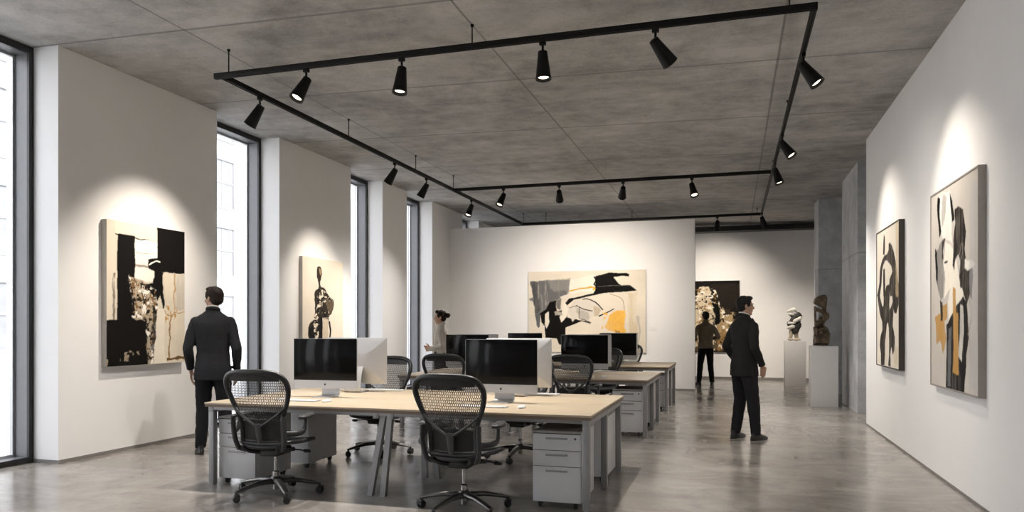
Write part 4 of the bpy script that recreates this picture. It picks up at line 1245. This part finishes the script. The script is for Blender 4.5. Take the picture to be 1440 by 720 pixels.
def displace(me, amp, sc, seed):
    wrinkle(me, amp, sc, seed)
def hull(b, outline, y0, y1, shrink=0.75):
    """angular mass: an outline in x/z, narrower towards its front and back"""
    bm = bmesh.new(); cx = sum(p[0] for p in outline) / len(outline); cz = sum(p[1] for p in outline) / len(outline)
    ym = (y0 + y1) / 2
    for x, z in outline:
        bm.verts.new((x, ym, z))
        for y in (y0, y1): bm.verts.new((cx + (x - cx) * shrink, y, cz + (z - cz) * shrink))
    r = bmesh.ops.convex_hull(bm, input=list(bm.verts))
    bmesh.ops.delete(bm, geom=[v for v in bm.verts if not v.link_faces], context='VERTS')
    bmesh.ops.recalc_face_normals(bm, faces=list(bm.faces))
    for i, v in enumerate(bm.verts): v.index = i
    b.add([v.co.copy() for v in bm.verts], [[v.index for v in f.verts] for f in bm.faces]); bm.free()
def sc_(pts): return [((x - 143) * 0.00151, (655 - y) * 0.00151) for x, y in pts]
b = MB()
hull(b, sc_([(45, 655), (50, 560), (55, 470), (100, 430), (165, 400), (220, 450), (243, 520), (235, 600), (215, 655)]), -0.12, 0.12)
hull(b, sc_([(50, 540), (45, 430), (80, 420), (95, 470), (90, 560)]), -0.15, 0.02)
hull(b, sc_([(95, 520), (120, 470), (155, 460), (150, 500), (110, 540)]), -0.15, -0.05)
hull(b, sc_([(120, 420), (90, 395), (160, 330), (185, 380), (165, 430)]), -0.07, 0.07)
hull(b, sc_([(55, 185), (80, 185), (84, 300), (86, 440), (62, 440)]), -0.06, 0.04)
hull(b, sc_([(55, 185), (100, 205), (185, 240), (160, 290), (110, 250), (60, 235)]), -0.09, 0.07)
hull(b, sc_([(150, 240), (185, 238), (232, 275), (226, 335), (165, 392), (145, 330)]), -0.10, 0.10)
hull(b, sc_([(165, 392), (75, 445), (62, 420), (115, 320), (150, 300)]), -0.08, 0.08)
hull(b, sc_([(150, 190), (195, 180), (190, 250), (150, 260)]), -0.05, 0.06)
hull(b, sc_([(48, 115), (75, 76), (130, 52), (160, 100), (130, 130)]), -0.10, 0.04)
hull(b, sc_([(130, 52), (190, 48), (212, 85), (198, 200), (180, 228), (130, 190), (120, 130)]), -0.08, 0.09)
hull(b, sc_([(50, 125), (130, 120), (160, 205), (110, 185), (55, 155)]), -0.05, 0.08)
me = fused(b, 0.0075, 1, 0.4); wrinkle(me, 0.005, 16, 3.1); me.materials.append(M['bronze'])
o = link('sculpture', me, None, (1.54, 14.27, 1.088)); tag(o, 'dark bronze twisting abstract sculpture on the right white plinth', 'sculpture')

sc = thing('sculpture', 'black and white stacked abstract sculpture on the rear white plinth', 'sculpture', (1.43, 19.0, 1.106))
b = MB()
b.caps((-0.08, 0, 0.02), 0.04, (-0.06, 0, 0.22), 0.05); b.caps((0.06, 0, 0.02), 0.045, (0.05, 0, 0.22), 0.055); b.box(-0.14, 0.15, -0.08, 0.08, 0.0, 0.03)
me = fused(b, 0.012, 2); wrinkle(me, 0.008, 14, 1.0); me.materials.append(M['sand']); link('feet', me, sc)
b = MB()
b.caps((-0.09, 0, 0.40), 0.075, (0.02, 0, 0.30), 0.10); b.caps((0.02, 0, 0.22), 0.09, (0.09, 0, 0.36), 0.08); b.caps((-0.07, 0, 0.62), 0.05, (0.12, 0, 0.56), 0.07)
b.caps((0.09, 0, 0.4), 0.06, (0.1, 0, 0.62), 0.065); b.caps((-0.04, 0, 0.46), 0.07, (0.05, 0, 0.58), 0.07)
me = fused(b, 0.012, 2); wrinkle(me, 0.010, 14, 2.0); me.materials.append(M['char']); link('dark_mass', me, sc)
for P in (((-0.15, -0.02, 0.69), 0.028, (0.0, -0.02, 0.74), 0.055, (0.05, -0.02, 0.70), 0.03), ((-0.11, -0.04, 0.63), 0.03, (-0.02, -0.05, 0.62), 0.03, (0.0, -0.05, 0.63), 0.02),
          ((0.02, -0.07, 0.46), 0.05, (0.12, -0.06, 0.51), 0.05, (0.14, -0.05, 0.54), 0.04), ((-0.12, -0.06, 0.41), 0.035, (0.0, -0.08, 0.41), 0.03, (0.03, -0.07, 0.41), 0.02),
          ((-0.12, -0.05, 0.30), 0.045, (-0.03, -0.06, 0.32), 0.055, (0.0, -0.05, 0.33), 0.03)):
    b = MB(); b.caps(P[0], P[1], P[2], P[3]); b.caps(P[2], P[3], P[4], P[5])
    me = fused(b, 0.010, 2); wrinkle(me, 0.008, 16, P[1] * 90); me.materials.append(M['bone']); link('pale_slab', me, sc)

# ------------------------------------------------------------------ people (face local +y, stand on z = 0, modelled 1.80 m tall)
def hand(b, wrist, d, palm, side, curl=0.5, spread=0.05):
    """palm, four unequal bent fingers and a thumb; d = along the hand, palm = palm normal, side = towards the thumb"""
    w = Vector(wrist); d = Vector(d).normalized(); n = Vector(palm); n = (n - d * n.dot(d)).normalized()
    s_ = d.cross(n); s_.normalize()
    if s_.dot(Vector(side)) < 0: s_ = -s_
    b.caps(w - d * 0.02, 0.024, w + d * 0.02, 0.022)
    for i, (off, L) in enumerate(((0.030, 0.088), (0.010, 0.094), (-0.011, 0.089), (-0.030, 0.080))):
        k = w + d * L + s_ * off
        b.caps(w + d * 0.018 + s_ * off * 0.55, 0.015, k, 0.0115)
        ln = (0.040, 0.045, 0.041, 0.032)[i]
        p = k; a = curl * (0.55 + 0.08 * i); dd = d
        for j, f in enumerate((1.0, 0.62, 0.5)):
            a2 = a * (1 + 0.9 * j)
            dd = d * math.cos(a2) + n * math.sin(a2) + s_ * (off * spread * 10)
            dd.normalize(); q_ = p + dd * ln * f
            b.caps(p, 0.0095 - 0.001 * j, q_, 0.0088 - 0.001 * j); p = q_
    t0 = w + d * 0.028 + s_ * 0.024; t1 = t0 + (d * 0.55 + s_ * 0.75 + n * 0.35).normalized() * 0.040
    t2 = t1 + (d * 0.85 + s_ * 0.25 + n * 0.4).normalized() * 0.032; t3 = t2 + (d * 0.9 + n * 0.45).normalized() * 0.024
    b.caps(t0, 0.015, t1, 0.012); b.caps(t1, 0.011, t2, 0.0095); b.caps(t2, 0.0095, t3, 0.008)

def person(label, loc, rz, H, yaw, arms, feet, outfit, skin, hair, female=False, nod=0.0):
    """arms: {side: (elbow, wrist, hand dir, palm normal, thumb side, curl)}; feet: {side: (knee, ankle, toe yaw)}"""
    sx = 0.9 if female else 1.0
    Mh = Matrix.Translation((0, 0.012, 1.678)) @ Matrix.Rotation(yaw, 4, 'Z') @ Matrix.Rotation(nod, 4, 'X')
    sh = {1: Vector((0.172 * sx, -0.012, 1.418)), -1: Vector((-0.172 * sx, -0.012, 1.418))}
    b = MB()
    # torso and neck
    b.loft([(0, -0.01, 0.86, 0.145 * sx, 0.10), (0, -0.015, 0.95, 0.155, 0.112), (0, -0.005, 1.10, 0.130 * sx, 0.095), (0, 0.0, 1.25, 0.150 * sx, 0.105), (0, -0.005, 1.38, 0.165 * sx, 0.11), (0, -0.012, 1.46, 0.125 * sx, 0.085), (0, -0.016, 1.51, 0.06, 0.06)], 24)
    b.caps((0, -0.018, 1.46), 0.060 * sx, (0, -0.004, 1.60), 0.054 * sx)
    # head
    old = b.M; b.M = Mh
    b.ellipsoid((0, -0.016, 0.028), (0.075, 0.095, 0.090)); b.ellipsoid((0, 0.022, -0.028), (0.061, 0.066, 0.082))
    b.caps((0, 0.052, -0.092), 0.026, (0, 0.060, -0.098), 0.022); b.caps((-0.045, 0.0, -0.07), 0.022, (0, 0.056, -0.098), 0.022); b.caps((0.045, 0.0, -0.07), 0.022, (0, 0.056, -0.098), 0.022)
    b.caps((0, 0.083, 0.006), 0.0075, (0, 0.102, -0.030), 0.0125); b.ellipsoid((0, 0.090, -0.036), (0.018, 0.013, 0.009))
    b.ellipsoid((0, 0.074, 0.024), (0.052, 0.016, 0.012)); b.ellipsoid((0, 0.080, -0.061), (0.021, 0.012, 0.006)); b.ellipsoid((0, 0.078, -0.071), (0.019, 0.012, 0.007))
    for s_ in (-1, 1):
        b.ellipsoid((s_ * 0.038, 0.060, -0.028), (0.024, 0.02, 0.02))
        b.ellipsoid((s_ * 0.078, -0.012, -0.012), (0.009, 0.019, 0.031), Matrix.Rotation(s_ * 0.35, 3, 'Z'))
    b.M = old
    # limbs
    for s_ in (1, -1):
        el, wr, hd, pn, ts, cu = arms[s_]
        el = Vector(el); wr = Vector(wr)
        b.caps(sh[s_], 0.050 * sx, el, 0.037 * sx); b.caps(el, 0.038 * sx, wr, 0.026 * sx); hand(b, wr, hd, pn, ts, cu)
        kn, an, ty = feet[s_]; kn = Vector(kn); an = Vector(an)
        b.caps((s_ * 0.085, -0.005, 0.90), 0.088, kn, 0.052); b.caps(kn, 0.052, (an.x, an.y, 0.10), 0.036)
        tv = Vector((math.sin(ty), math.cos(ty), 0))
        b.caps((an.x, an.y - 0.0, 0.06), 0.035, (an.x + tv.x * 0.12, an.y + tv.y * 0.12, 0.038), 0.028)
    me = fused(b, 0.0055, 3, 0.45)
    for m in (skin, M['eye'], M['lip']): me.materials.append(m)
    Mi = Mh.inverted(); n = len(me.polygons)
    mi = [0] * n
    for pgn in me.polygons:
        if pgn.center.z < 1.5: continue
        c = Mi @ pgn.center
        if c.y > 0.03:
            if abs(abs(c.x) - 0.031) < 0.0125 and abs(c.z - 0.004) < 0.0065: mi[pgn.index] = 1
            elif abs(c.x) < 0.021 and abs(c.z + 0.066) < 0.0085 and c.y > 0.075: mi[pgn.index] = 2
    me.polygons.foreach_set('material_index', mi)
    root = link('person', me, None, loc, rz); root.scale = (H / 1.8,) * 3
    tag(root, label, 'person')
    # hair and brows
    h = MB(); h.M = Mh
    h.ellipsoid((0, -0.028, 0.042), (0.083, 0.098, 0.092)); h.ellipsoid((0, -0.048, -0.005), (0.078, 0.068, 0.075))
    h.ellipsoid((0, 0.035, 0.098), (0.060, 0.052, 0.032))
    for s_ in (-1, 1): h.ellipsoid((s_ * 0.066, 0.012, 0.035), (0.014, 0.035, 0.05))
    if female:
        h.ellipsoid((0, -0.138, 0.035), (0.048, 0.045, 0.046)); h.caps((0, -0.08, 0.03), 0.05, (0, -0.13, 0.035), 0.034)
    hm = fused(h, 0.006, 3); wrinkle(hm, 0.005, 26, 1.0, (1, 1, 0.4)); hm.materials.append(hair); link('hair', hm, root)
    e = MB(); e.M = Mh
    for s_ in (-1, 1): e.sweep([(s_ * 0.014, 0.090, 0.021), (s_ * 0.030, 0.087, 0.026), (s_ * 0.046, 0.072, 0.021)], [(0.003, 0.004), (0.004, 0.005), (0.002, 0.003)], 8)
    e.build('eyebrows', hair, root)
    # trousers
    t = MB()
    t.loft([(0, -0.012, 0.80, 0.165, 0.118), (0, -0.016, 0.90, 0.180, 0.132), (0, -0.01, 1.02, 0.165 * sx, 0.120), (0, -0.005, 1.07, 0.155 * sx, 0.115)], 28, 2.4)
    for s_ in (1, -1):
        kn, an, ty = feet[s_]; kn = Vector(kn); an = Vector(an)
        top = Vector((s_ * 0.088, -0.012, 0.86))
        rings = []
        for f, r in ((0, 0.098), (0.5, 0.086), (1.0, 0.072)): c = top.lerp(kn, f); rings.append((c.x, c.y, c.z, r, r * 1.1))
        for f, r in ((0.35, 0.069), (0.7, 0.060), (1.0, 0.056)):
            c = kn.lerp(Vector((an.x, an.y, 0.065)), f); rings.append((c.x, c.y, c.z, r, r * 1.12))
        t.loft(rings[::-1], 24, 2.1)
    tm = fused(t, 0.008, 2); wrinkle(tm, 0.007, 7, 4.0, (1, 1, 1.6)); tm.materials.append(outfit['trousers']); link('trousers', tm, root)
    # shoes
    for s_ in (1, -1):
        kn, an, ty = feet[s_]; an = Vector(an)
        s2 = MB(); s2.M = Matrix.Translation((an.x, an.y, 0)) @ Matrix.Rotation(-ty, 4, 'Z')
        s2.loft([(0, 0.055, 0.0, 0.044, 0.145), (0, 0.055, 0.018, 0.046, 0.148), (0, 0.05, 0.04, 0.044, 0.138), (0, 0.02, 0.062, 0.040, 0.095), (0, -0.01, 0.085, 0.038, 0.058), (0, -0.012, 0.11, 0.036, 0.046)], 26, 2.3)
        sm = fused(s2, 0.006, 2); sm.materials.append(M['shoe']); link('shoe', sm, root)

    # jacket or top
    j = MB(); k = outfit['kind']
    hem = 0.80 if k == 'suit' else (0.90 if k == 'jacket' else 0.98)
    R_ = [(0, -0.012, hem, 0.192 * sx, 0.145), (0, -0.012, 0.93, 0.186 * sx, 0.140), (0, -0.005, 1.09, 0.164 * sx, 0.122), (0, -0.002, 1.23, 0.182 * sx, 0.130), (0, -0.006, 1.34, 0.202 * sx, 0.136), (0, -0.010, 1.41, 0.205 * sx, 0.126), (0, -0.012, 1.455, 0.188 * sx, 0.108), (0, -0.014, 1.485, 0.150 * sx, 0.095), (0, -0.014, 1.515, 0.105, 0.082), (0, -0.012, 1.545, 0.072, 0.070)]
    if k == 'knit': R_ = [(x, y, z, a * 0.93, c * 0.92) for x, y, z, a, c in R_ if z >= 0.97]
    j.loft(R_, 32, 2.3)
    for s_ in (1, -1):
        el, wr = Vector(arms[s_][0]), Vector(arms[s_][1])
        e = wr + (el - wr).normalized() * 0.012
        q_ = 0.88 if k == 'knit' else 1.0
        j.caps(sh[s_], 0.064 * q_ * sx, sh[s_].lerp(el, 0.5) + Vector((s_ * 0.004, 0, 0)), 0.063 * q_ * sx); j.caps(sh[s_].lerp(el, 0.5) + Vector((s_ * 0.004, 0, 0)), 0.063 * q_ * sx, el, 0.055 * q_ * sx)
        dd = (e - el).normalized()
        pts = [el, el.lerp(e, 0.5), e]
        j.sweep(pts, [0.055 * q_ * sx, 0.049 * q_ * sx, 0.042 * q_ * sx], 18)
    jm = fused(j, 0.0075, 2)
    wrinkle(jm, 0.006 if k != 'knit' else 0.004, 6.5, 2.0, (1, 1, 1.5)); wrinkle(jm, 0.003, 18, 5.0, (1, 1, 0.6))
    jm.materials.append(outfit['top']); link('jacket' if k != 'knit' else 'sweater', jm, root)
    # collars
    c = MB(); ring = []
    for i in range(25):
        a = 2 * PI * i / 24 - PI / 2
        ring.append((0.066 * math.cos(a), -0.012 + 0.066 * math.sin(a), 1.552 - 0.018 * math.sin(a)))
    c.sweep(ring[:-1], [(0.010, 0.022)] * 24, 8, True, flat=(0, 0, 1))
    c.build('collar', outfit['top'], root, 60)
    if k != 'knit':
        c = MB(); c.sweep([(x * 0.92, -0.012 + (y + 0.012) * 0.92, z + 0.018) for x, y, z in ring[:-1]], [(0.006, 0.016)] * 24, 8, True, flat=(0, 0, 1))
        c.build('shirt_collar', outfit['inner'], root, 60)
    if k == 'suit':   # lapels and two buttons on the front
        for s_ in (1, -1):
            l = MB(); P = [(s_ * 0.055, 0.062, 1.52), (s_ * 0.075, 0.105, 1.44), (s_ * 0.055, 0.132, 1.32), (s_ * 0.012, 0.132, 1.17)]
            l.sweep(spline(P, 5), [(0.024 - 0.001 * i, 0.006) for i in range(16)], 10, flat=(0, 1, 0.3)); l.build('lapel', outfit['top'], root, 60)
        l = MB(); P = [(-0.012, -0.152, 0.80), (0.0, -0.150, 0.93), (0.0, -0.130, 1.07)]
        l.sweep(spline(P, 4), 0.0035, 6); l.build('back_vent', outfit['top'], root, 60)
    return root

DN = (0, 0.12, -1)
def arm(s_, el, wr, d=DN, palm=None, thumb=(0, 1, 0), curl=0.45):
    return (el, wr, d, palm or (-s_, 0.1, 0), thumb, curl)
SUIT = dict(kind='suit', top=M['suit'], trousers=M['trouser'], inner=M['shirt'])
SUITB = dict(kind='suit', top=M['suit_black'], trousers=M['trouser'], inner=M['shirt'])

person('man in charcoal suit standing with his back to the camera before the left canvas', (-5.60, 6.93, 0), R(28), 1.87, R(52),
       {1: arm(1, (0.25, -0.07, 1.14), (0.238, 0.04, 0.90)), -1: arm(-1, (-0.248, -0.05, 1.14), (-0.240, 0.06, 0.90))},
       {1: ((0.115, 0.015, 0.50), (0.15, -0.02, 0.08), R(18)), -1: ((-0.105, 0.02, 0.50), (-0.13, -0.01, 0.08), R(-18))}, SUIT, M['skin'], M['hair'])
person('man in black suit and shoes standing in the open floor looking right', (0.15, 9.74, 0), R(-52), 1.81, R(-24),
       {1: arm(1, (0.265, -0.07, 1.17), (0.225, 0.085, 0.93), (-0.25, 0.35, -1), (-1, 0.1, 0), (0, 1, 0), 0.4), -1: arm(-1, (-0.265, -0.08, 1.17), (-0.215, 0.06, 0.95), (0.1, 0.3, -1))},
       {1: ((0.12, 0.03, 0.50), (0.125, 0.07, 0.08), R(-8)), -1: ((-0.10, 0.01, 0.50), (-0.12, -0.05, 0.08), R(-16))}, SUITB, M['skin_tan'], M['hair_black'])
person('man in olive brown jacket and dark trousers facing the black canvas at the back', (-0.63, 18.6, 0), R(16), 1.80, R(4),
       {1: arm(1, (0.29, -0.09, 1.19), (0.24, 0.15, 1.13), (-0.4, 0.9, 0.1), (-0.9, -0.4, 0), (0, 0, 1), 0.8), -1: arm(-1, (-0.29, -0.07, 1.19), (-0.22, 0.15, 1.10), (0.4, 0.9, 0.1), (0.9, -0.4, 0), (0, 0, 1), 0.8)},
       {1: ((0.125, 0.015, 0.50), (0.15, -0.01, 0.08), R(20)), -1: ((-0.125, 0.02, 0.50), (-0.17, -0.02, 0.08), R(-20))},
       dict(kind='jacket', top=M['jacket_brown'], trousers=M['trouser'], inner=M['jacket_brown']), M['skin_tan'], M['hair_black'])
person('woman in pale grey sweater with dark hair in a bun, facing the windows', (-4.72, 11.50, 0), R(101), 1.70, R(8),
       {1: arm(1, (0.215, -0.06, 1.17), (0.07, 0.20, 1.13), (-0.55, 0.75, 0.05), (-0.6, -0.5, 0.2), (0, 0, 1), 0.9), -1: arm(-1, (-0.215, -0.06, 1.17), (-0.07, 0.19, 1.10), (0.55, 0.75, 0.05), (0.6, -0.5, 0.2), (0, 0, 1), 0.9)},
       {1: ((0.085, 0.015, 0.50), (0.085, -0.02, 0.08), R(8)), -1: ((-0.085, 0.02, 0.50), (-0.09, -0.01, 0.08), R(-8))},
       dict(kind='knit', top=M['knit'], trousers=M['skirt'], inner=M['knit']), M['skin'], M['hair'], True)

# ------------------------------------------------------------------ daylight, camera
w = bpy.data.worlds.new('overcast'); SC.world = w; w.use_nodes = True
nt = w.node_tree; bg = nt.nodes['Background']
bg.inputs[0].default_value = (0.90, 0.925, 1.0, 1); bg.inputs[1].default_value = 2.1
sd = bpy.data.lights.new('sun', 'SUN'); sd.energy = 3.0; sd.angle = R(1.0); sd.color = (1.0, 0.99, 0.97)
so = link('sun', sd); so.rotation_euler = Vector((0.75, -0.25, 0.62)).to_track_quat('Z', 'Y').to_euler()
for (a0, a), (b, b1) in zip(piers[:-1], piers[1:]):
    pd = bpy.data.lights.new('window_portal', 'AREA'); pd.shape = 'RECTANGLE'; pd.size = 4.2; pd.size_y = b - a
    pd.cycles.is_portal = True
    po = link('window_portal', pd); po.location = (XO - 0.03, (a + b) / 2, 2.15)
    po.rotation_euler = (0, -PI / 2, 0)

cd = bpy.data.cameras.new('camera'); co = link('camera', cd)
F_PX = 1030.0
cd.sensor_fit = 'HORIZONTAL'; cd.sensor_width = 36.0; cd.lens = 36.0 * F_PX / 1440.0
cd.shift_y = 100.0 / 1440.0; cd.clip_start = 0.05; cd.clip_end = 300
co.location = (0, 0, 1.42); co.rotation_euler = (PI / 2, 0, R(16.75))
SC.camera = co

SC.cycles.use_denoising = True
SC.cycles.max_bounces = 10; SC.cycles.diffuse_bounces = 6; SC.cycles.glossy_bounces = 4; SC.cycles.transparent_max_bounces = 24
SC.cycles.sample_clamp_indirect = 6.0
vs = SC.view_settings
vs.view_transform = 'Standard'; vs.look = 'None'; vs.gamma = 1.0; vs.use_curve_mapping = False; vs.exposure = 1.02
SC.render.film_transparent = False
